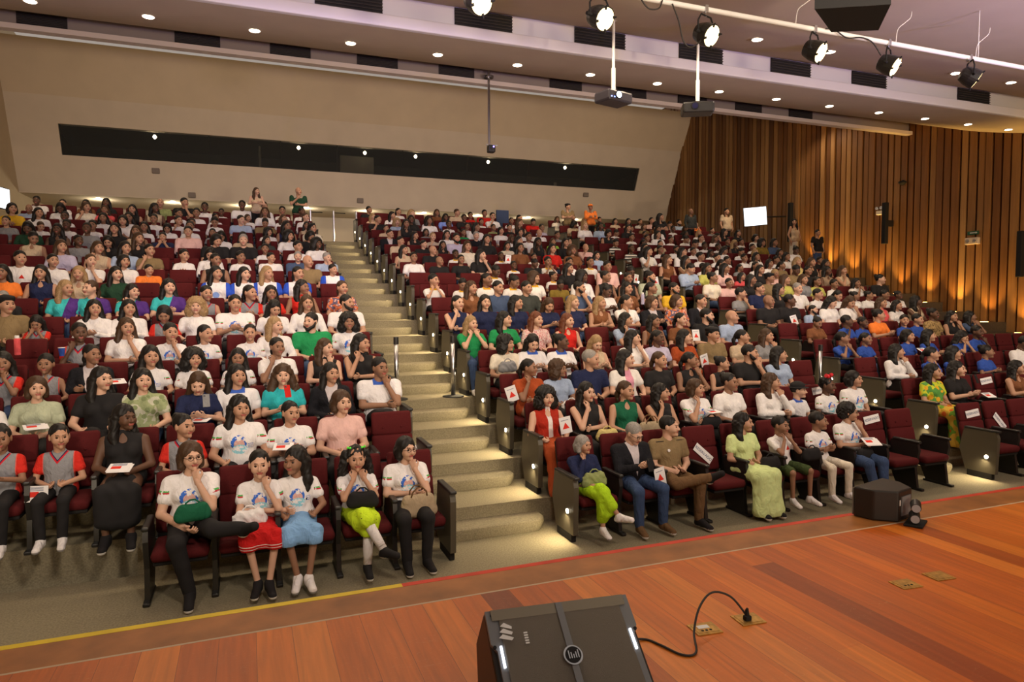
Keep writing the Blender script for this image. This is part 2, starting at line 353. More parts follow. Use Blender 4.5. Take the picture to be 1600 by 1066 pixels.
s = MB(); s.add([(XL, 16.1, 8.1), (XW, 16.1, 8.1), (XW, 27.2, 11.7), (XL, 27.2, 11.7), (XL, 16.1, 8.3), (XW, 16.1, 8.3), (XW, 27.2, 11.9), (XL, 27.2, 11.9)], [[0, 1, 2, 3], [7, 6, 5, 4], [0, 4, 5, 1], [2, 6, 7, 3]]); struct('ceiling_rear', s, M['ceil'])
def vent(x0, x1, y, z0, z1, lab, grp):
    t = thing('ceiling_vent', ((x0+x1)/2, y, z0), lab, 'vent', grp); w = (x1-x0)/2; h = z1-z0
    s = MB(); s.box((-w, 0, 0), (w, .02, h)); s.obj('vent_backing', M['vent'], t)
    s = MB(); n = 8
    for i in range(n): s.box((-w, -.025, h*(i+.25)/n), (w, .0, h*(i+.55)/n))
    s.obj('louvre', mat('louvre', (.055, .045, .04), .5) if 'louvre' not in bpy.data.materials else bpy.data.materials['louvre'], t)
ORD = 'first second third fourth fifth sixth seventh eighth ninth tenth eleventh twelfth thirteenth fourteenth fifteenth sixteenth seventeenth eighteenth nineteenth twentieth'.split()
for i, (a, b_) in enumerate([[1.1, 2.15], [3.36, 4.39], [5.6, 6.63], [7.83, 8.83], [10.04, 11.07], [12.24, 13.23], [15.52, 16.6]]):
    vent(a, b_, 11.17, 7.15, 7.56, 'black louvred vent in the lavender ceiling step, %s from the hall side wall' % ORD[i], 'vents in the ceiling step')
for i, (a, b_) in enumerate([[-4.01, -3.17], [-1.26, -0.39], [0.61, 1.46], [2.48, 3.41], [4.4, 5.28], [7.3, 8.2], [9.26, 10.14], [11.16, 12.11], [13.1, 14.03], [15.05, 15.93]]):
    vent(a, b_, 15.97, 8.05, 8.30, 'dark vent in the slot behind the ceiling sail, %s from the hall side wall' % ORD[i], 'vents in the rear slot')
def downlight(x, y, z, lab, grp):
    t = thing('downlight', (x, y, z), lab, 'light', grp)
    s = MB(); s.cyl((0, 0, -.004), (0, 0, .02), .10, 20); s.obj('downlight_ring', M['white'], t)
    s = MB(); s.cyl((0, 0, -.008), (0, 0, -.003), .082, 20); s.obj('downlight_lens', M['glow'], t)
for i in range(-3, 12):
    if -1.32+1.55*i+3.1 > XL: downlight(-1.32+1.55*i+3.1-.0, 12.15, prof_z(PROF, 12.15)-.005, 'round recessed downlight in the beige ceiling sail, %s from the hall side wall' % ORD[i+3], 'downlights in the ceiling sail')
for i in range(4, 12):
    downlight(1.62+1.545*i, 9.0, prof_z(PROF2, 9.0)-.005, 'round downlight in the ceiling above the lighting bar, %s along its row' % ORD[i-4], 'downlights over the lighting bar')

# ------------------------------------------------------------------ theatre seats
SEAT = {}
def build_seat_meshes():
    rot = Matrix.Rotation(math.radians(-13), 3, 'X')
    def plank(x0, x1, zc0, zc1, y, t, bev, m=0, mb=None, bulge=0):
        mb = mb or MB(); c = Vector((0, y, .45)); k = len(mb.v)
        mb.box((x0, y-t, zc0), (x1, y, zc1), m, bev)
        mb.v[k:] = [tuple(rot @ (Vector(v)-c)+c) for v in mb.v[k:]]; return mb
    back = MB(); plank(-.245, .245, .47, .77, .60, .075, .035, mb=back); plank(-.24, .24, .76, 1.04, .60, .07, .045, mb=back)
    for x in (-.11, .11):
        k = len(back.v); back.cyl((x, .521, .85), (x, .532, .85), .012, 8); c = Vector((0, .6, .45)); back.v[k:] = [tuple(rot @ (Vector(v)-c)+c) for v in back.v[k:]]
    shell = plank(-.235, .235, .40, 1.0, .625, .03, .03)
    SEAT['backrest'] = back.mesh('backrest', M['seat'], True); SEAT['back_shell'] = shell.mesh('back_shell', M['black'])
    c = MB(); c.box((-.235, .03, .37), (.235, .53, .47), bev=.04); SEAT['seat_cushion'] = c.mesh('seat_cushion', M['seat'], True)
    c = MB(); c.box((-.22, .06, .335), (.22, .52, .38), bev=.015); SEAT['seat_pan'] = c.mesh('seat_pan', M['blackm'])
    c = MB(); c.box((-.03, .08, .645), (.03, .50, .685), bev=.014); SEAT['armrest'] = c.mesh('armrest', M['black'])
    c = MB(); c.prism([(.10, .02), (.14, .30), (.09, .55), (.11, .65), (.52, .65), (.60, .40), (.42, .02)], -.022, .022, 'x')
    c.box((-.03, .02, 0), (.03, .46, .035), bev=.01); SEAT['stand'] = c.mesh('stand', M['black'])
    c = MB(); c.prism([(.02, .09), (.0, .62), (.03, .70), (.50, .70), (.56, .40), (.46, .09)], -.03, .03, 'x'); SEAT['end_panel'] = c.mesh('end_panel', M['panel'])
    c = MB(); c.box((-.035, -.02, .70), (.035, .50, .735), bev=.012); SEAT['end_armrest'] = c.mesh('armrest', M['black'])
    c = MB(); c.box((-.03, .06, 0), (.03, .44, .10), bev=.012); SEAT['end_foot'] = c.mesh('foot', M['blackm'])
    c = MB(); c.cyl((-.042, .15, .33), (-.03, .15, .33), .026, 16); SEAT['step_lamp'] = c.mesh('step_lamp', M['steplight'])
    c = MB(); c.cyl((-.036, .15, .33), (-.03, .15, .33), .034, 16); SEAT['lamp_ring'] = c.mesh('lamp_ring', M['metal'])
build_seat_meshes()
PA, PB, PC = .548, .588, .578
BLK = {'A': (1.92, -1, PA), 'B': (3.22, 1, PB), 'C': (10.02, 1, PC)}     # aisle edge, direction, pitch
BN = {'A': 'plaster-wall block', 'B': 'middle block', 'C': 'wood-wall block'}
def seat_x(b, i): e, d, p = BLK[b]; return e+d*(.06+p*(i+.5))
def seats_in(b, r):
    if b == 'A': return 5 if r == 0 else 13
    if b == 'B': return 10
    return c_seats(r)
def seat_parts(b, i, r, n):
    """(mesh key, x offset)"""
    p = BLK[b][2]; d = BLK[b][1]; out = [('backrest', 0), ('seat_cushion', 0), ('seat_pan', 0), ('back_shell', 0)]
    lo = -p/2; hi = p/2
    if i == 0:
        e = -d*(p/2+.02); out += [('end_panel', e), ('end_armrest', e), ('end_foot', e)]
        if d > 0: out += [('step_lamp', e), ('lamp_ring', e)]
    out += [('stand', d*p/2), ('armrest', d*p/2)]
    return out

# ------------------------------------------------------------------ implicit surfaces -> continuous meshes (bodies, hair, clothes)
def cap(a, b, r1, r2=None, k=.02, sq=None): return ('c', np.array(a, float), np.array(b, float), r1, r1 if r2 is None else r2, k, sq)
def ell(c, r, k=.02): return ('e', np.array(c, float), np.array(r, float), None, None, k, None)
def sub(p): return ('s', p)
def pd(p, X, Y, Z):
    if p[0] == 'e':
        c, r = p[1], p[2]; q = np.sqrt(((X-c[0])/r[0])**2+((Y-c[1])/r[1])**2+((Z-c[2])/r[2])**2); return (q-1)*min(r)
    a, b = p[1], p[2]; d = b-a; dd = d@d
    x, y, z = X-a[0], Y-a[1], Z-a[2]
    t = np.clip((x*d[0]+y*d[1]+z*d[2])/dd, 0, 1) if dd > 0 else X*0
    x = x-t*d[0]; y = y-t*d[1]; z = z-t*d[2]; r = p[3]+(p[4]-p[3])*t; g = 1
    if p[6] is not None:
        n = p[6]; w = x*n[0]+y*n[1]+z*n[2]; g = n[3]; s_ = 1/g-1; x = x+s_*w*n[0]; y = y+s_*w*n[1]; z = z+s_*w*n[2]
    return (np.sqrt(x*x+y*y+z*z)-r)*min(g, 1)
def bounds(p):
    if p[0] == 'e': return p[1]-p[2], p[1]+p[2]
    r = max(p[3], p[4])*(max(1, p[6][3]) if p[6] is not None else 1); return np.minimum(p[1], p[2])-r, np.maximum(p[1], p[2])+r
def sdf_mesh(prims, vox, clips=(), bump=0, bf=60):
    """smooth union of the primitives, meshed with surface nets; clips: (nx,ny,nz,d) keeps n.x<=d"""
    lo = np.min([bounds(p)[0] for p in prims if p[0] != 's'], 0)-3*vox-bump; hi = np.max([bounds(p)[1] for p in prims if p[0] != 's'], 0)+3*vox+bump
    n = np.ceil((hi-lo)/vox).astype(int)+1; G = np.full(n, .05, np.float32)
    ax = [lo[i]+vox*np.arange(n[i]) for i in range(3)]
    for p in prims:
        s_ = p[0] == 's'; q = p[1] if s_ else p; k = q[5]; b0, b1 = bounds(q); mg = k+2.5*vox
        i0 = np.maximum(np.floor((b0-mg-lo)/vox).astype(int), 0); i1 = np.minimum(np.ceil((b1+mg-lo)/vox).astype(int)+1, n)
        if (i1 <= i0).any(): continue
        sl = tuple(slice(i0[j], i1[j]) for j in range(3))
        d = pd(q, ax[0][sl[0]][:, None, None], ax[1][sl[1]][None, :, None], ax[2][sl[2]][None, None, :]); g = G[sl]
        if s_: d = -d; h = np.clip(.5-.5*(d-g)/-k, 0, 1); h = np.clip(.5+.5*(d-g)/k, 0, 1); G[sl] = g+(d-g)*h+k*h*(1-h)
        else: h = np.clip(.5+.5*(g-d)/k, 0, 1); G[sl] = g+(d-g)*h-k*h*(1-h)
    if bump:
        X, Y, Z = ax[0][:, None, None], ax[1][None, :, None], ax[2][None, None, :]
        G += bump*(np.sin(bf*X+3*np.sin(bf*.31*Z))*np.sin(bf*.8*Y+1)*np.sin(bf*.43*Z+2*np.sin(bf*.4*X))).astype(np.float32)
    for c in clips:
        d = (c[0]*ax[0][:, None, None]+c[1]*ax[1][None, :, None]+c[2]*ax[2][None, None, :])-c[3]; G = np.maximum(G, d)
    G[0] = G[-1] = .05; G[:, 0] = G[:, -1] = .05; G[:, :, 0] = G[:, :, -1] = .05
    G[G == 0] = 1e-6; S = G < 0
    c8 = [S[i:n[0]-1+i, j:n[1]-1+j, k:n[2]-1+k] for i in (0, 1) for j in (0, 1) for k in (0, 1)]
    cnt = sum(c.astype(np.int8) for c in c8); act = (cnt > 0) & (cnt < 8); I = np.argwhere(act)
    idx = np.full(act.shape, -1, np.int32); idx[act] = np.arange(len(I))
    acc = np.zeros((len(I), 3)); m = np.zeros(len(I)); i_, j_, k_ = I.T
    for a in range(3):
        o1, o2 = [x for x in range(3) if x != a]
        for u in (0, 1):
            for v in (0, 1):
                s = [0, 0, 0]; s[o1] = u; s[o2] = v; e = s.copy(); e[a] = 1
                g0 = G[i_+s[0], j_+s[1], k_+s[2]]; g1 = G[i_+e[0], j_+e[1], k_+e[2]]; x = (g0 < 0) != (g1 < 0)
                t = np.where(x, g0/np.where(x, g0-g1, 1), 0); pnt = np.zeros((len(I), 3)); pnt[:, o1] = u; pnt[:, o2] = v; pnt[:, a] = t
                acc += pnt*x[:, None]; m += x
    V = lo+vox*(I+acc/m[:, None]); F = []
    for a in range(3):
        o1, o2 = (a+1) % 3, (a+2) % 3
        s0 = [slice(None)]*3; s1 = [slice(None)]*3; s0[a] = slice(0, -1); s1[a] = slice(1, None)
        A = S[tuple(s0)]; B = S[tuple(s1)]; E = np.argwhere(A != B); inside = A[tuple(E.T)]
        def at(d1, d2):
            q = E.copy(); q[:, o1] += d1; q[:, o2] += d2; return idx[tuple(q.T)]
        q = np.stack([at(-1, -1), at(0, -1), at(0, 0), at(-1, 0)], 1); q[~inside] = q[~inside][:, ::-1]; F.append(q)
    return V.astype(np.float32), np.concatenate(F)
def joinm(parts):
    V = []; F = []; MI = []; b = 0
    for v, f, m in parts:
        V.append(v); F.append(f+b); MI.append(np.full(len(f), m, np.int32) if np.isscalar(m) else m); b += len(v)
    return np.concatenate(V), np.concatenate(F), np.concatenate(MI)
def xf(v, Mx): R_ = np.array(Mx.to_3x3()); return v@R_.T+np.array(Mx.translation)

# --- head (centre of the head at the origin, face towards -Y)
def head_prims(sex):
    j = .002 if sex == 'm' else -.002
    P = [ell((0, .018, .022), (.076, .096, .092), .02), cap((0, -.015, -.02), (0, -.042, -.075), .058+j, .036+j, .03), ell((0, -.028, -.02), (.064, .06, .07), .02),
         cap((-.028, -.082, .024), (.028, -.082, .024), .0125, k=.012), cap((0, -.090, .008), (0, -.108, -.026), .0075, .0125, .010),
         cap((-.009, -.098, -.029), (.009, -.098, -.029), .0085, k=.008), cap((-.034, -.062, -.022), (-.036, -.06, -.03), .028, k=.02), cap((.034, -.062, -.022), (.036, -.06, -.03), .028, k=.02),
         sub(ell((-.031, -.099, .006), (.018, .014, .011), .010)), sub(ell((.031, -.099, .006), (.018, .014, .011), .010)),
         cap((-.017, -.088, -.050), (.017, -.088, -.050), .0062, k=.008), cap((-.014, -.087, -.060), (.014, -.087, -.060), .0068, k=.008), cap((0, -.078, -.085), (0, -.078, -.088), .018, k=.016),
         ell((-.078, .012, -.004), (.009, .018, .030), .008), ell((.078, .012, -.004), (.009, .018, .030), .008), cap((0, .025, -.05), (0, .032, -.125), .05+j, .049+j, .02)]
    return P
HC = {}
def head_chunk(sex, vox):
    key = (sex, vox)
    if key not in HC:
        v, f = sdf_mesh(head_prims(sex), vox, clips=[(0, 0, -1, .118)]); c = v[f].mean(1); x, y, z = np.abs(c[:, 0]), c[:, 1], c[:, 2]; mi = np.zeros(len(f), np.int32)
        mi[(x < .024) & (z > -.066) & (z < -.045) & (y < -.084)] = 1
        mi[(x > .012) & (x < .047) & (z > .0245) & (z < .031) & (y < -.07)] = 2
        pts = [(v, f, mi)]
        for sx in (-1, 1):    # eyeballs with iris
            n1, n2 = 8, 12; R_ = .0118; ev = [(0, -R_, 0)]+[(R_*math.sin(math.pi*i/n1)*math.cos(2*math.pi*k/n2), -R_*math.cos(math.pi*i/n1), R_*math.sin(math.pi*i/n1)*math.sin(2*math.pi*k/n2)) for i in range(1, n1) for k in range(n2)]
            ef = []; em = []
            for i in range(n1-2):
                for k in range(n2): ef.append([1+i*n2+k, 1+i*n2+(k+1) % n2, 1+(i+1)*n2+(k+1) % n2, 1+(i+1)*n2+k]); em.append(4 if i < 3 else 3)
            for k in range(n2): ef.append([0, 1+(k+1) % n2, 1+k, 0]); em.append(4)
            ef = np.array(ef); ef[-n2:, 3] = ef[-n2:, 0]
            ev = np.array(ev, np.float32); ev += (sx*.031, -.0778, .004)
            quad = ef[:-n2]; cent = quad[:n2].copy()
            pts.append((ev, quad, np.array(em[:-n2], np.int32)))
            fan = np.stack([np.zeros(n2//2, int), 1+np.arange(0, n2, 2), 1+(np.arange(0, n2, 2)+1) % n2, 1+(np.arange(0, n2, 2)+2) % n2], 1); pts.append((ev, fan, 4))
        HC[key] = joinm(pts)
    return HC[key]
HN = {}
def hand_chunk(vox, curl, mirror):
    key = (vox, curl, mirror)
    if key not in HN:
        P = [cap((-.012, 0, -.02), (-.016, 0, .062), .024, .024, .012, (0, 1, 0, .55)), cap((.012, 0, -.02), (.018, 0, .062), .024, .022, .012, (0, 1, 0, .55))]
        for i, (x, L) in enumerate(((-.031, .052), (-.0105, .066), (.0105, .070), (.031, .062))):
            a = curl*(1+.12*i); p0 = np.array((x*.95, 0, .078)); p1 = p0+L*.5*np.array((x*.15, -math.sin(a*.6), math.cos(a*.6))); p2 = p1+L*.42*np.array((0, -math.sin(a*1.5), math.cos(a*1.5)))
            P += [cap(p0, p1, .0098, .0088, .004), cap(p1, p2, .0088, .0072, .004)]
        P += [cap((.030, -.004, .012), (.054, -.016, .045), .0125, .0108, .008), cap((.054, -.016, .045), (.052, -.030, .074), .0108, .0085, .006)]
        v, f = sdf_mesh(P, vox)
        if mirror: v = v*np.array((-1, 1, 1), np.float32); f = f[:, ::-1]
        HN[key] = (v, f)
    return HN[key]

# --- skeletons: x = towards the wood wall, -y = towards the stage, floor z = 0, seat row front y = 0
S_ = {'m': (.202, .914), 'w': (.172, .902), 'k': (.164, .893)}
def skel(sex, pose, leg):
    sx, sz = S_[sex]; J = {'sh': [(-sx, .43, sz), (sx, .43, sz)]}
    L, R_, H = None, None, (.5, .5)
    arms = {'a': [((-.235, .36, .665), (-.045, .17, .625)), ((.235, .36, .665), (.05, .165, .635))], 'x': [((-.225, .33, .69), (.03, .215, .755)), ((.225, .33, .69), (-.05, .205, .725))],
            't': [((-.25, .33, .68), (-.13, .11, .63)), ((.25, .33, .68), (.13, .11, .63))], 'p': [((-.215, .31, .69), (-.055, .12, .755)), ((.215, .31, .69), (.06, .11, .76))],
            'b': [((-.17, .17, .76), (-.055, .245, .955)), ((.17, .17, .76), (.055, .245, .955))], 'c': [((-.17, .19, .72), (-.06, .255, .945)), ((.22, .33, .69), (-.06, .21, .70))],
            'd': [((-.22, .33, .69), (.06, .21, .70)), ((.17, .19, .72), (.06, .255, .945))], 'r': [((-.27, .36, .68), (-.27, .12, .70)), ((.27, .36, .68), (.27, .12, .70))],
            'q': [((-.27, .36, .68), (-.27, .12, .70)), ((.235, .36, .665), (.05, .165, .635))], 'k': [((-.235, .33, .665), (-.02, .06, .60)), ((.17, .19, .72), (.06, .255, .945))],
            'e': [((-.2, .3, .70), (.25, .2, .69)), ((.17, .19, .72), (.06, .255, .945))]}
    if pose[0] == 's':    # standing
        up = .40; J['sh'] = [(-sx, .0, 1.37), (sx, .0, 1.37)]
        am = {'sa': [((-.26, .02, 1.10), (-.25, -.08, .87)), ((.26, .02, 1.10), (.25, -.08, .87))], 'sx': [((-.24, -.06, 1.13), (.04, -.22, 1.17)), ((.24, -.06, 1.13), (-.05, -.23, 1.14))],
              'sc': [((-.22, -.1, 1.14), (-.02, -.2, 1.33)), ((.24, -.04, 1.12), (.0, -.2, 1.12))]}[pose]
        J['arm'] = am; J['hip'] = [(-.085, .01, .90), (.085, .01, .90)]; J['knee'] = [(-.10, -.015, .50), (.10, -.015, .50)]; J['ank'] = [(-.11, .03, .09), (.11, .03, .09)]; J['toe'] = [(-.13, -.12, .035), (.13, -.12, .035)]
        J['head'] = (0, -.01, 1.56); J['stand'] = 1; return J
    J['arm'] = arms[pose]; J['hip'] = [(-.085, .37, .535), (.085, .37, .535)]; J['head'] = (0, .40, 1.12); J['stand'] = 0
    k = {'n': ([(-.12, -.05, .51), (.12, -.05, .51)], [(-.10, -.06, .10), (.10, -.06, .10)], [(-.11, -.22, .035), (.12, -.22, .035)]),
         'i': ([(-.13, -.06, .51), (.13, -.06, .51)], [(-.045, -.13, .10), (.055, -.16, .10)], [(-.08, -.28, .035), (.08, -.31, .035)]),
         'w': ([(-.17, -.05, .51), (.17, -.05, .51)], [(-.15, -.04, .10), (.17, -.05, .10)], [(-.17, -.20, .035), (.20, -.21, .035)]),
         'o': ([(.0, -.08, .63), (.05, -.06, .50)], [(.17, -.28, .30), (.02, -.13, .10)], [(.27, -.42, .28), (.02, -.29, .035)]),
         'g': ([(-.19, -.05, .55), (.12, -.06, .50)], [(.22, -.12, .60), (.12, -.05, .10)], [(.30, -.22, .66), (.15, -.22, .035)]),
         'h': ([(-.09, -.05, .51), (.19, -.06, .60)], [(.0, -.05, .10), (.42, -.10, .60)], [(.0, -.21, .035), (.50, -.22, .64)])}[leg]
    J['knee'], J['ank'], J['toe'] = k; return J
def torso_prims(sex, J, o=0.):
    z = .365 if J['stand'] else 0; y = -.43 if J['stand'] else 0; sx, sz = S_[sex]; w = {'m': 1.19, 'w': 1.05, 'k': .90}[sex]; D = np.array((0, y, z)); fy = (0, 1, 0, .74)
    def c(a, b, r, r2=None, k=.05, sq=None): return cap(np.array(a)*(w, 1, 1)+D, np.array(b)*(w, 1, 1)+D, (r+o) if r2 is None else r+o, None if r2 is None else r2+o, k, sq)
    P = [c((-.072, .385, .55), (.072, .385, .55), .108, k=.03), c((0, .395, .62), (0, .405, .74), .128*(1 if sex != 'k' else .9), .122, sq=(1, 0, 0, 1.12)), c((-.06, .415, .82), (.06, .415, .82), .100, k=.05),
         cap((-(sx-.045), .43+y, sz+.005+z), (sx-.045, .43+y, sz+.005+z), .052+o, k=.05), c((0, .428, .93), (0, .42, .985), .066, .05, k=.04)]
    if sex == 'w': P += [c((-.068, .338, .815), (-.068, .335, .81), .056, k=.03), c((.068, .338, .815), (.068, .335, .81), .056, k=.03)]
    return P
def limb(a, b, r1, r2, o, k=.03): return cap(a, b, r1+o, r2+o, k)
def lerp(a, b, t): return tuple(a[i]+(b[i]-a[i])*t for i in range(3))
AR = {'m': (.054, .043, .041, .029), 'w': (.047, .038, .037, .025), 'k': (.042, .034, .033, .024)}
LR = {'m': (.088, .062, .056, .038), 'w': (.088, .062, .054, .034), 'k': (.072, .052, .046, .032)}
BODY = {}
def body_arrays(sex, pose, leg, lod):
    key = (sex, pose, leg, lod)
    if key in BODY: return BODY[key]
    J = skel(sex, pose, leg); vox = (.0105, .016, .024)[lod]; P = torso_prims(sex, J, -.004); a = AR[sex]; l = LR[sex]
    for s in (0, 1):
        e, w_ = J['arm'][s]; P += [limb(J['sh'][s], e, a[0], a[1], 0), limb(e, w_, a[2], a[3], 0, .015)]
        P += [limb(J['hip'][s], J['knee'][s], l[0], l[1], -.004), limb(J['knee'][s], J['ank'][s], l[2], l[3], -.004, .02), cap(J['ank'][s], J['toe'][s], .034, .026, .02)]
    hx, hy, hz = J['head']; P.append(cap((0, hy+.03, hz-.17), (0, hy+.03, hz-.07), .05 if sex == 'm' else .045, k=.03))
    v, f = sdf_mesh(P, vox, clips=[(0, 0, 1, hz-.085)]); parts = [(v, f, 0)]
    hv = (.0056, .009, .014)[lod]
    for s in (0, 1):
        e, w_ = map(np.array, J['arm'][s]); d = w_-e; d = d/np.linalg.norm(d); up = Vector(d)
        tgt = np.array((0, .35, .9 if not J['stand'] else 1.2))-w_; nrm = Vector(tgt)-up*Vector(tgt).dot(up); nrm.normalize()     # palm faces the body
        if pose in 'at': nrm = Vector((0, 0, -1))-up*Vector((0, 0, -1)).dot(up); nrm.normalize()
        yv = -nrm; xv = yv.cross(up); mir = (s == 0); Mx = Matrix((tuple(xv)+(w_[0],), tuple(yv)+(w_[1],), tuple(up)+(w_[2],), (0, 0, 0, 1)))
        hvv, hf = hand_chunk(hv, .9 if pose in 'axbcdpke' or True else .4, not mir); sc = 1 if sex == 'm' else .9
        parts.append((xf(hvv*sc, Mx), hf, 0))
    BODY[key] = joinm(parts); return BODY[key]
BM = {}
def body_mesh(sex, pose, leg, lod, yaw, pitch):
    key = (sex, pose, leg, lod, yaw, pitch)
    if key not in BM:
        J = skel(sex, pose, leg); hd = head_chunk('m' if sex == 'm' else 'w', (.0050, .0075, .0125)[lod]); Mx = head_matrix(J, sex, yaw, pitch)
        V, F, MI = joinm([body_arrays(sex, pose, leg, lod), (xf(hd[0], Mx), hd[1], hd[2])])
        BM[key] = mesh('body', V, F, [M['sk2'], M['lips'], M['hk'], M['eye'], M['iris']], MI, True)
    return BM[key]
def head_matrix(J, sex, yaw, pitch):
    s = 1.22 if sex == 'k' else (1.06 if sex == 'w' else 1.08); x, y, z = J['head']
    pv = Matrix.Translation((x, y+.03, z-.09)); return pv @ Matrix.Rotation(math.radians(yaw), 4, 'Z') @ Matrix.Rotation(math.radians(pitch), 4, 'X') @ Matrix.Translation((0, -.03, .09*s)) @ Matrix.Scale(s, 4)
# --- hair styles, in the head's own frame
HM = {}
def hair_mesh(st, lod):
    key = (st, lod)
    if key in HM: return HM[key]
    vox = (.007, .011, .017)[lod]; face = [sub(cap((0, -.125, -.01), (0, -.125, -.12), .078, .07, .012)), sub(ell((0, -.09, -.075), (.065, .06, .09), .01))]
    crown = ell((0, .028, .034), (.087, .104, .098), .02); clips = []; bump = .004; bf = 95
    if st == 's': P = [ell((0, .026, .036), (.083, .099, .093), .02)]+face+[sub(ell((0, 0, -.10), (.12, .085, .075), .02))]; clips = [(0, 0, -1, .05)]
    elif st == 'B': P = [ell((0, .03, .03), (.094, .108, .1), .02), cap((-.07, .03, -.02), (-.072, .02, -.075), .036, k=.03), cap((.07, .03, -.02), (.072, .02, -.075), .036, k=.03), cap((-.04, .085, -.03), (.04, .085, -.03), .055, k=.04), cap((-.04, .08, -.08), (.04, .08, -.08), .04, k=.03)]+face
    elif st == 'l': P = [crown, cap((-.072, .03, 0), (-.098, .035, -.17), .034, .038, .03), cap((-.098, .035, -.17), (-.10, -.03, -.34), .040, .024, .03), cap((.072, .03, 0), (.098, .035, -.17), .034, .038, .03), cap((.098, .035, -.17), (.10, -.02, -.32), .040, .022, .03), cap((-.045, .08, -.03), (-.05, .085, -.24), .06, .045, .04), cap((.045, .08, -.03), (.05, .085, -.24), .06, .045, .04)]+face; bump = .006
    elif st == 'w': P = [ell((0, .03, .034), (.097, .11, .104), .02), cap((-.08, .03, 0), (-.125, .03, -.18), .045, .055, .03), cap((-.125, .03, -.18), (-.12, -.03, -.30), .055, .028, .03), cap((.08, .03, 0), (.125, .03, -.18), .045, .055, .03), cap((.125, .03, -.18), (.12, -.03, -.30), .055, .028, .03), cap((0, .09, -.03), (0, .10, -.26), .08, .075, .04)]+face; bump = .013; bf = 75
    elif st == 't': P = [ell((0, .028, .032), (.082, .101, .094), .02), cap((0, .115, .02), (0, .15, -.06), .032, .03, .02), cap((0, .15, -.06), (0, .13, -.20), .03, .012, .02)]+face+[sub(ell((0, -.01, -.10), (.12, .08, .07), .02))]
    elif st == 'b': P = [ell((0, .028, .032), (.082, .101, .094), .02), ell((0, .105, .085), (.045, .045, .042), .012)]+face+[sub(ell((0, -.01, -.10), (.12, .08, .07), .02))]
    elif st == 'u': P = [ell((0, .028, .032), (.083, .101, .094), .02), ell((-.085, .04, .085), (.05, .05, .048), .012), ell((.085, .04, .085), (.05, .05, .048), .012)]+face+[sub(ell((0, -.01, -.10), (.12, .08, .07), .02))]; bump = .007
    elif st == 'v': P = [ell((0, .028, .032), (.084, .102, .095), .02), cap((-.09, .05, .03), (-.12, .05, -.14), .045, .05, .02), cap((.09, .05, .03), (.12, .05, -.14), .045, .05, .02)]+face+[sub(ell((0, -.01, -.10), (.10, .08, .07), .02))]; bump = .010
    elif st == 'c': P = [ell((0, .035, .03), (.125, .125, .12), .02), ell((-.085, .03, -.07), (.07, .08, .09), .03), ell((.085, .03, -.07), (.07, .08, .09), .03), ell((0, .08, -.08), (.10, .07, .1), .03)]+face; bump = .012; bf = 110
    elif st == 'C': P = [ell((0, .035, .042), (.105, .115, .108), .02), ell((0, .07, -.02), (.10, .075, .08), .03)]+face; bump = .010; bf = 120
    elif st == 'h': P = [ell((0, .025, .035), (.085, .101, .093), .02)]+face+[sub(ell((0, 0, -.10), (.12, .085, .07), .02))]; clips = [(0, 0, -1, .05)]
    elif st == 'r': P = [cap((-.05, -.04, -.06), (0, -.072, -.098), .026, .028, .02), cap((.05, -.04, -.06), (0, -.072, -.098), .026, .028, .02), cap((-.074, -.01, -.01), (-.056, -.04, -.06), .014, .022, .02), cap((.074, -.01, -.01), (.056, -.04, -.06), .014, .022, .02), cap((-.02, -.098, -.040), (.02, -.098, -.040), .006, k=.01), sub(ell((0, -.105, -.054), (.02, .02, .009), .004))]; bump = .002
    v, f = sdf_mesh(P, vox, clips, bump if lod < 2 else bump*.6, bf); HM[key] = mesh('hair', v, f, M['hk'], None, True); return HM[key]
def cap_mesh(kind):
    key = ('cap', kind)
    if key in HM: return HM[key]
    if kind == 'beret': P = [ell((0, .02, .085), (.098, .112, .036), .01), cap((-.07, -.01, .055), (.07, -.01, .055), .016, k=.02), ell((0, .02, .058), (.085, .102, .018), .01)]
    elif kind == 'hat': P = [ell((0, .02, .07), (.088, .105, .07), .01), ell((0, .0, .045), (.125, .15, .010), .01)]; 
    else: P = [ell((0, .02, .06), (.088, .105, .068), .01), ell((0, -.10, .052), (.06, .065, .010), .01)]
    v, f = sdf_mesh(P, .007, [(0, 0, -1, -.036)]); HM[key] = mesh('cap', v, f, M['bk'], None, True); return HM[key]
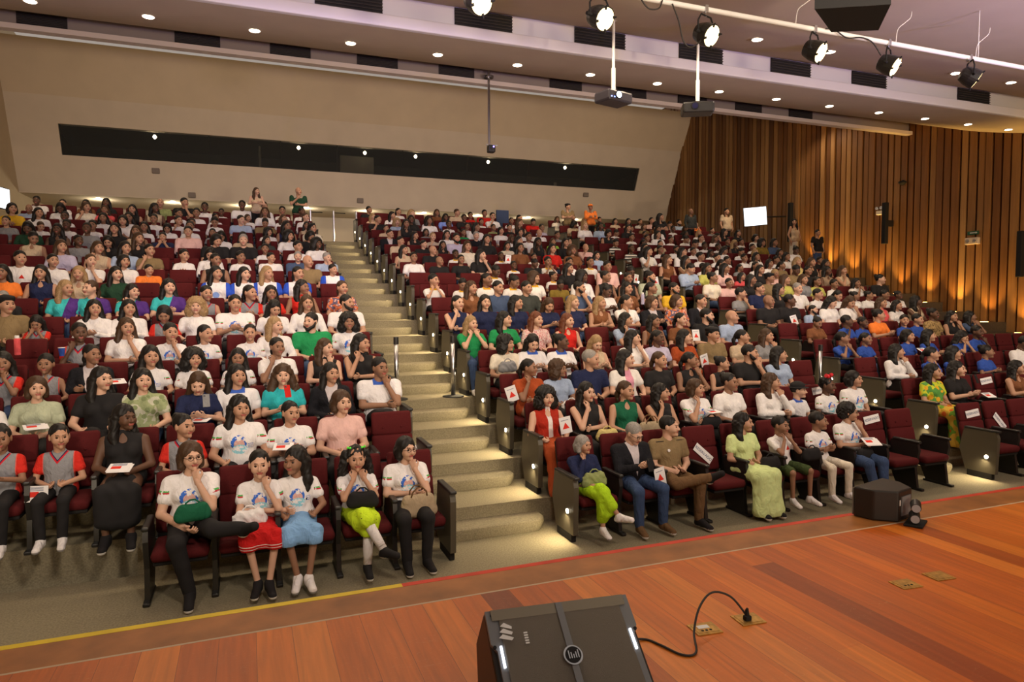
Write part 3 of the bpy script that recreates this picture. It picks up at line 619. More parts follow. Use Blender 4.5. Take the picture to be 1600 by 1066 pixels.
# --- clothes
CM = {}
def top_mesh(sex, pose, kind, lod):
    """kind: s short sleeves, l long sleeves, n sleeveless, j open jacket"""
    key = ('top', sex, pose, kind, lod)
    if key in CM: return CM[key]
    J = skel(sex, pose, 'n'); vox = (.0095, .0145, .022)[lod]; o = {'s': .013, 'n': .007, 'l': .015, 'j': .024}[kind]; P = torso_prims(sex, J, o); a = AR[sex]; dz = .365 if J['stand'] else 0; dy = -.43 if J['stand'] else 0
    if kind != 'n': 
        for s in (0, 1):
            e, w_ = J['arm'][s]; sh = J['sh'][s]
            if kind == 's': P.append(cap(sh, lerp(sh, e, .52), a[0]+.014, a[1]+.024, .03))
            else: P += [cap(sh, e, a[0]+o, a[1]+o, .03), cap(e, lerp(e, w_, .93), a[2]+o, a[3]+.014, .02)]
    ny = .40+dy; nz = 1.0+dz
    if kind == 'n': P += [sub(cap((0, .31+dy, .98+dz), (0, .33+dy, .935+dz), .062, .05, .012)), sub(cap((0, .43+dy, 1.0+dz), (0, .43+dy, 1.05+dz), .055, k=.01))]
    elif kind == 'j': P += [sub(cap((0, .24+dy, .98+dz), (0, .22+dy, .56+dz), .085, .05, .01)), sub(cap((0, .42+dy, 1.0+dz), (0, .42+dy, 1.05+dz), .055, k=.01))]
    else: P += [sub(cap((0, .335+dy, .995+dz), (0, .315+dy, .965+dz), .045, .018, .01)), sub(cap((0, .415+dy, .99+dz), (0, .415+dy, 1.05+dz), .056, k=.01))]
    v, f = sdf_mesh(P, vox, [(0, 0, -1, -(.49+dz))], .003 if lod < 2 else 0, 42); CM[key] = mesh('shirt', v, f, M['wh'], None, True); return CM[key]
def bottom_mesh(sex, leg, kind, lod, st=0):
    """kind: p trousers, h shorts, s skirt, d long skirt"""
    key = ('bot', sex, leg, kind, lod, st)
    if key in CM: return CM[key]
    J = skel(sex, 'sa' if st else 'a', leg); vox = (.0105, .016, .024)[lod]; l = LR[sex]; o = .011; P = [cap(np.array(J['hip'][0])+(0, .01, .015), np.array(J['hip'][1])+(0, .01, .015), .112 if sex != 'k' else .095, k=.03)]; cl = []
    for s in (0, 1):
        h, k, a = J['hip'][s], J['knee'][s], J['ank'][s]
        if kind == 'p': P += [cap(h, k, l[0]+o, l[1]+o, .025), cap(k, lerp(k, a, .96), l[2]+o+.004, l[3]+.018, .015)]
        elif kind == 'h': P += [cap(h, lerp(h, k, .86), l[0]+o, l[1]+.028, .02)]
    if kind in 'sdm' and st: P += [cap((0, .01, .9), (0, .0, .5 if kind == 's' else .12), .13, .17, .05, (1, 0, 0, 1.15))]
    elif kind == 's':
        k0, k1 = J['knee']; m = lerp(k0, k1, .5)
        P += [cap((0, .34, .53), (m[0], m[1]+.06, m[2]+.005), .115, .105, .05, (1, 0, 0, 1.55)), cap(lerp(J['hip'][0], k0, .93), lerp(k0, J['ank'][0], .14), .090, .090, .03), cap(lerp(J['hip'][1], k1, .93), lerp(k1, J['ank'][1], .14), .090, .090, .03), cap((m[0]-.05, m[1]+.03, m[2]-.04), (m[0]+.05, m[1]+.03, m[2]-.04), .085, k=.04)]; cl = [(0, 0, -1, -.415)]
    elif kind == 'm':
        k0, k1 = J['knee']; m = lerp(k0, k1, .5); q0, q1 = lerp(k0, J['ank'][0], .62), lerp(k1, J['ank'][1], .62)
        P += [cap((0, .34, .53), (m[0], m[1]+.06, m[2]+.005), .112, .10, .05, (1, 0, 0, 1.45)), cap(k0, q0, .078, .082, .04), cap(k1, q1, .078, .082, .04), cap(m, lerp(q0, q1, .5), .08, .085, .05, (1, 0, 0, 1.35))]
    elif kind == 'd':
        k0, k1 = J['knee']; m = lerp(k0, k1, .5); a = lerp(J['ank'][0], J['ank'][1], .5)
        P += [cap((0, .34, .53), (m[0], m[1]+.05, m[2]), .115, .10, .05, (1, 0, 0, 1.6)), cap((m[0], m[1]+.02, m[2]-.02), (a[0], a[1]-.04, .08), .10, .135, .05, (1, 0, 0, 1.75)), cap(J['hip'][0], k0, .10, .085, .04), cap(J['hip'][1], k1, .10, .085, .04), cap(k0, (a[0]-.07, a[1]-.02, .15), .085, .10, .04), cap(k1, (a[0]+.07, a[1]-.02, .15), .085, .10, .04)]; cl = [(0, 0, -1, -.03)]
    v, f = sdf_mesh(P, vox, cl, (.008 if kind in 'sdm' else .004) if lod < 2 else 0, 34); CM[key] = mesh('trousers', v, f, M['bk'], None, True); return CM[key]
def shoe_mesh(leg, s, st, sex):
    key = ('shoe', leg, s, st)
    if key in CM: return CM[key]
    J = skel('w', 'sa' if st else 'a', leg); a, t = np.array(J['ank'][s]), np.array(J['toe'][s]); d = t-a; d2 = d/np.linalg.norm(d); heel = a+(-.03*d2[0], -.03*d2[1], 0)-np.array((0, 0, .045))
    toe = t+d2*.01; up = (0, 0, 1, .8)
    P = [cap(a+(0, 0, .0), a-np.array((0, 0, .04)), .042, .042, .02), cap(heel, toe, .036, .034, .02), cap(a-np.array((0, 0, .005)), t, .044, .033, .02)]
    v, f = sdf_mesh(P, .009, [(0, 0, -1, -.006)] if leg not in 'ogh' or s != {'o': 0, 'g': 0, 'h': 1}[leg] else []); c = v[f].mean(1)
    lo = c[:, 2] < np.interp(c[:, 2]*0, [0, 1], [v[:, 2].min()+.022]*2); CM[key] = mesh('shoe', v, f, [M['bk'], M['sole']], lo.astype(np.int32), True); return CM[key]

# clothing and skin materials
for k, c in {'sk1': (.60, .36, .25), 'sk2': (.47, .26, .165), 'sk3': (.29, .15, .09), 'sk4': (.12, .058, .034)}.items(): M[k] = mat('skin_'+k, c, .55, spec=.35)
M['lips'] = mat('lips', (.36, .10, .08), .5); M['eye'] = mat('shaded_eye_white', (.50, .47, .44), .35); M['iris'] = mat('iris', (.03, .018, .012), .2)  # eye white kept dim, shade on the eyeballs put into its colour
for k, c in {'k': (.011, .009, .008), 'n': (.055, .028, .014), 'y': (.30, .19, .09), 'g': (.26, .24, .22), 'r': (.13, .04, .018)}.items(): M['h'+k] = mat('hair_'+k, c, .5, spec=.28, noise_=.4, nscale=120)
M['bk'] = mat('black_cloth', (.013, .012, .013), .85); M['sole'] = mat('rubber_sole', (.72, .70, .66), .7)
CL = dict(wh=(.80, .77, .76), bk=(.013, .012, .013), nv=(.018, .024, .07), lb=(.36, .45, .62), db=(.06, .09, .17), rd=(.55, .02, .015), co=(.72, .10, .11), ye=(.70, .42, .03), gn=(.02, .28, .09), dg=(.018, .055, .03), kh=(.24, .17, .085), pk=(.72, .46, .42), gy=(.24, .24, .25), be=(.58, .45, .31), bn=(.20, .08, .035), ro=(.035, .085, .38), cr=(.74, .67, .55), og=(.26, .30, .12), lv=(.50, .46, .62), te=(.03, .42, .46), pg=(.42, .46, .33), gd=(.05, .055, .05), ol=(.22, .15, .03), lm=(.30, .62, .08), ta=(.30, .21, .14), ru=(.38, .07, .02), yp=(.68, .56, .22), ly=(.50, .50, .12), bl=(.20, .30, .75))
CL['or'] = (.85, .22, .04); CL['lg'] = (.62, .74, .33); CL['li'] = (.42, .70, .02); CL['sb'] = (.22, .42, .72); CL['ny'] = (.62, .85, .03); M['solg'] = mat('grey_sole', (.30, .29, .28), .7); CL['je'] = (.045, .075, .16); CL['fg'] = (.05, .075, .025); CL['rj'] = (.5, .02, .015); CL['br'] = (.15, .085, .04); CL['gs'] = (.012, .11, .055); CL['bh'] = (.40, .31, .20)
def wrinkle(m):
    k = NT(m); o, x, y, z = k.xyz(); mp = k.n('ShaderNodeMapping'); mp.inputs['Scale'].default_value = (1, 1, .55); mp.inputs['Rotation'].default_value = (.3, .5, .2); k.l(o, mp.inputs[0])
    n = k.n('ShaderNodeTexNoise'); n.inputs['Scale'].default_value = 10; n.inputs['Detail'].default_value = 3; n.inputs['Distortion'].default_value = 1.4; k.l(mp.outputs[0], n.inputs[0])
    b = k.n('ShaderNodeBump'); b.inputs['Strength'].default_value = .8; b.inputs['Distance'].default_value = .035; k.l(n.outputs[0], b.inputs['Height']); k.l(b.outputs[0], m.node_tree.nodes['Principled BSDF'].inputs['Normal'])
def clothm(k):
    if k in M: return M[k]
    CN = dict(wh='white')
    M[k] = mat('cloth_'+k, CL[k], .85, spec=.15, noise_=.06, nscale=12); wrinkle(M[k]); return M[k]
def zone_mat(key, fn):
    m = mat('cloth_'+key, (.8, .8, .8), .85, spec=.15); k = NT(m); o, x, y, z = k.xyz(); fn(k, m, o, x, y, z); wrinkle(m); M[key] = m; return m
def f_print(k, m, o, x, y, z):      # blue haired face emblem with lines of small lettering beside it
    wh = (.80, .77, .77); fr = k.m('LESS_THAN', y, .40)
    def disc(cx, cz, r, sx=1): return k.m('LESS_THAN', k.m('ADD', k.m('POWER', k.m('MULTIPLY', k.m('SUBTRACT', x, cx), sx), 2), k.m('POWER', k.m('SUBTRACT', z, cz), 2)), r*r)
    ns = k.n('ShaderNodeTexNoise'); ns.inputs['Scale'].default_value = 26; k.l(o, ns.inputs[0])
    c = k.mix(disc(-.01, .795, .075), wh, (.05, .16, .62)); c = k.mix(disc(-.005, .785, .050), c, (.70, .42, .38)); c = k.mix(disc(0, .735, .045, .6), c, k.mix(k.m('GREATER_THAN', ns.outputs[0], .5), (.30, .62, .72), (.78, .76, .80)))
    c = k.mix(k.m('MULTIPLY', disc(-.01, .795, .082), k.m('GREATER_THAN', ns.outputs[0], .56)), c, wh)
    ln = k.m('MULTIPLY', k.m('MULTIPLY', k.m('GREATER_THAN', x, .075), k.m('LESS_THAN', x, .125)), k.m('MULTIPLY', k.m('LESS_THAN', k.m('ABSOLUTE', k.m('SUBTRACT', z, .765)), .028), k.m('LESS_THAN', k.m('FRACT', k.m('MULTIPLY', z, 55)), .4)))
    n2 = k.n('ShaderNodeTexNoise'); n2.inputs['Scale'].default_value = 160; k.l(o, n2.inputs[0])
    c = k.mix(k.m('MULTIPLY', ln, k.m('GREATER_THAN', n2.outputs[0], .45)), c, (.06, .16, .6))
    sl = k.m('MULTIPLY', k.m('GREATER_THAN', k.m('ABSOLUTE', x), .165), k.m('MULTIPLY', k.m('LESS_THAN', k.m('ABSOLUTE', k.m('SUBTRACT', z, .845)), .014), k.m('GREATER_THAN', ns.outputs[0], .46)))
    c = k.mix(sl, c, k.mix(k.m('GREATER_THAN', z, .845), (.5, .04, .06), (.1, .45, .12)))
    k.l(k.mix(fr, wh, c), base(m))
zone_mat('wt', f_print)
def f_red(k, m, o, x, y, z):
    t = k.m('MULTIPLY', k.m('LESS_THAN', k.m('ADD', k.m('MULTIPLY', k.m('ABSOLUTE', k.m('SUBTRACT', x, .05)), 1.7), z), .85), k.m('MULTIPLY', k.m('GREATER_THAN', z, .78), k.m('LESS_THAN', y, .4))); k.l(k.mix(t, (.8, .77, .76), (.6, .03, .02)), base(m))
zone_mat('wr', f_red)
def f_vest(red):
    def g(k, m, o, x, y, z):
        ax = k.m('ABSOLUTE', x); c = k.mix(k.m('GREATER_THAN', ax, .152), (.26, .26, .28), (.62, .03, .02) if red else (.26, .26, .28)); d = k.m('ADD', k.m('MULTIPLY', ax, 1.25), k.m('SUBTRACT', .985, z))
        tr = k.m('MULTIPLY', k.m('LESS_THAN', k.m('ABSOLUTE', k.m('SUBTRACT', d, .125)), .013), k.m('LESS_THAN', y, .42)); tw = k.m('MULTIPLY', k.m('LESS_THAN', k.m('ABSOLUTE', k.m('SUBTRACT', d, .105)), .008), k.m('LESS_THAN', y, .42))
        sd = k.m('LESS_THAN', k.m('ABSOLUTE', k.m('SUBTRACT', ax, .15)), .005)
        c = k.mix(tr, c, (.55, .02, .03)); c = k.mix(tw, c, (.02, .02, .08)); c = k.mix(sd, c, (.7, .1, .08)); k.l(c, base(m))
    return g
zone_mat('gv', f_vest(False)); zone_mat('gr', f_vest(True))
zone_mat('wb', lambda k, m, o, x, y, z: k.l(k.mix(k.m('GREATER_THAN', k.m('ABSOLUTE', x), .155), k.mix(k.m('LESS_THAN', k.m('ADD', k.m('POWER', x, 2), k.m('POWER', k.m('SUBTRACT', z, .75), 2)), .0028), (.8, .78, .8), (.25, .4, .8)), (.03, .09, .55)), base(m)))
zone_mat('tp', lambda k, m, o, x, y, z: k.l(k.mix(k.m('GREATER_THAN', k.m('ADD', x, k.m('MULTIPLY', k.m('SUBTRACT', .85, z), .3)), 0.02), (.05, .48, .50), (.09, .035, .22)), base(m)))
zone_mat('yw', lambda k, m, o, x, y, z: k.l(k.mix(k.m('MULTIPLY', k.m('GREATER_THAN', z, .925), k.m('LESS_THAN', k.m('ABSOLUTE', x), .085)), (.78, .75, .72), (.75, .42, .03)), base(m)))
zone_mat('wc', lambda k, m, o, x, y, z: k.l(k.mix(k.m('MULTIPLY', k.m('GREATER_THAN', z, .93), k.m('LESS_THAN', k.m('ABSOLUTE', x), .085)), (.78, .76, .78), (.05, .12, .5)), base(m)))
zone_mat('st', lambda k, m, o, x, y, z: k.l(k.mix(k.m('LESS_THAN', k.m('FRACT', k.m('MULTIPLY', z, 12)), .45), (.78, .75, .72), (.02, .02, .02)), base(m)))
def f_floral(a, b_, c_, s):
    def g(k, m, o, x, y, z):
        n = k.n('ShaderNodeTexVoronoi'); n.inputs['Scale'].default_value = s; k.l(o, n.inputs['Vector']); n2 = k.n('ShaderNodeTexNoise'); n2.inputs['Scale'].default_value = s*.7; k.l(o, n2.inputs[0])
        k.l(k.mix(k.m('LESS_THAN', n.outputs[0], .35), k.mix(k.m('GREATER_THAN', n2.outputs[0], .52), a, b_), c_), base(m))
    return g
zone_mat('fl', f_floral((.62, .16, .06), (.12, .10, .16), (.65, .40, .34), 22)); zone_mat('gp', f_floral((.33, .38, .20), (.52, .52, .40), (.22, .27, .13), 12)); zone_mat('yg', f_floral((.55, .60, .04), (.10, .30, .06), (.75, .40, .03), 9))
zone_mat('le', f_floral((.42, .28, .12), (.36, .24, .10), (.05, .025, .012), 40)); zone_mat('pf', f_floral((.66, .42, .40), (.70, .55, .52), (.5, .12, .16), 40)); zone_mat('bo', f_floral((.62, .38, .05), (.16, .34, .04), (.62, .12, .02), 7))
zone_mat('nd', lambda k, m, o, x, y, z: f_floral((.62, .85, .03), (.62, .85, .03), (.62, .85, .03), 10)(k, m, o, x, y, z))
def f_dots(k, m, o, x, y, z):
    n = k.n('ShaderNodeTexVoronoi'); n.inputs['Scale'].default_value = 24; n.inputs['Randomness'].default_value = .2; k.l(o, n.inputs['Vector']); k.l(k.mix(k.m('LESS_THAN', n.outputs[0], .13), (.60, .85, .03), (.01, .02, .01)), base(m))
zone_mat('nd', f_dots)
zone_mat('rw', lambda k, m, o, x, y, z: k.l(k.mix(k.m('LESS_THAN', k.m('ABSOLUTE', x), .03), (.42, .03, .015), (.78, .72, .70)), base(m)))
zone_mat('wp', lambda k, m, o, x, y, z: k.l(k.mix(k.m('MULTIPLY', k.m('LESS_THAN', k.m('ABSOLUTE', x), .06), k.m('LESS_THAN', y, .42)), (.78, .74, .70), (.68, .30, .40)), base(m)))
zone_mat('bj', lambda k, m, o, x, y, z: k.l(k.mix(k.m('MULTIPLY', k.m('LESS_THAN', k.m('ADD', k.m('ABSOLUTE', x), k.m('MULTIPLY', k.m('SUBTRACT', .95, z), .22)), .075), k.m('LESS_THAN', y, .42)), (.014, .014, .018), (.55, .50, .52)), base(m)))
zone_mat('rs', lambda k, m, o, x, y, z: k.l(k.mix(k.m('LESS_THAN', k.m('ABSOLUTE', k.m('SUBTRACT', k.m('ABSOLUTE', k.m('SUBTRACT', z, .455)), .013)), .0035), (.55, .015, .015), (.8, .7, .68)), base(m)))
for k_ in list(CL): clothm(k_)

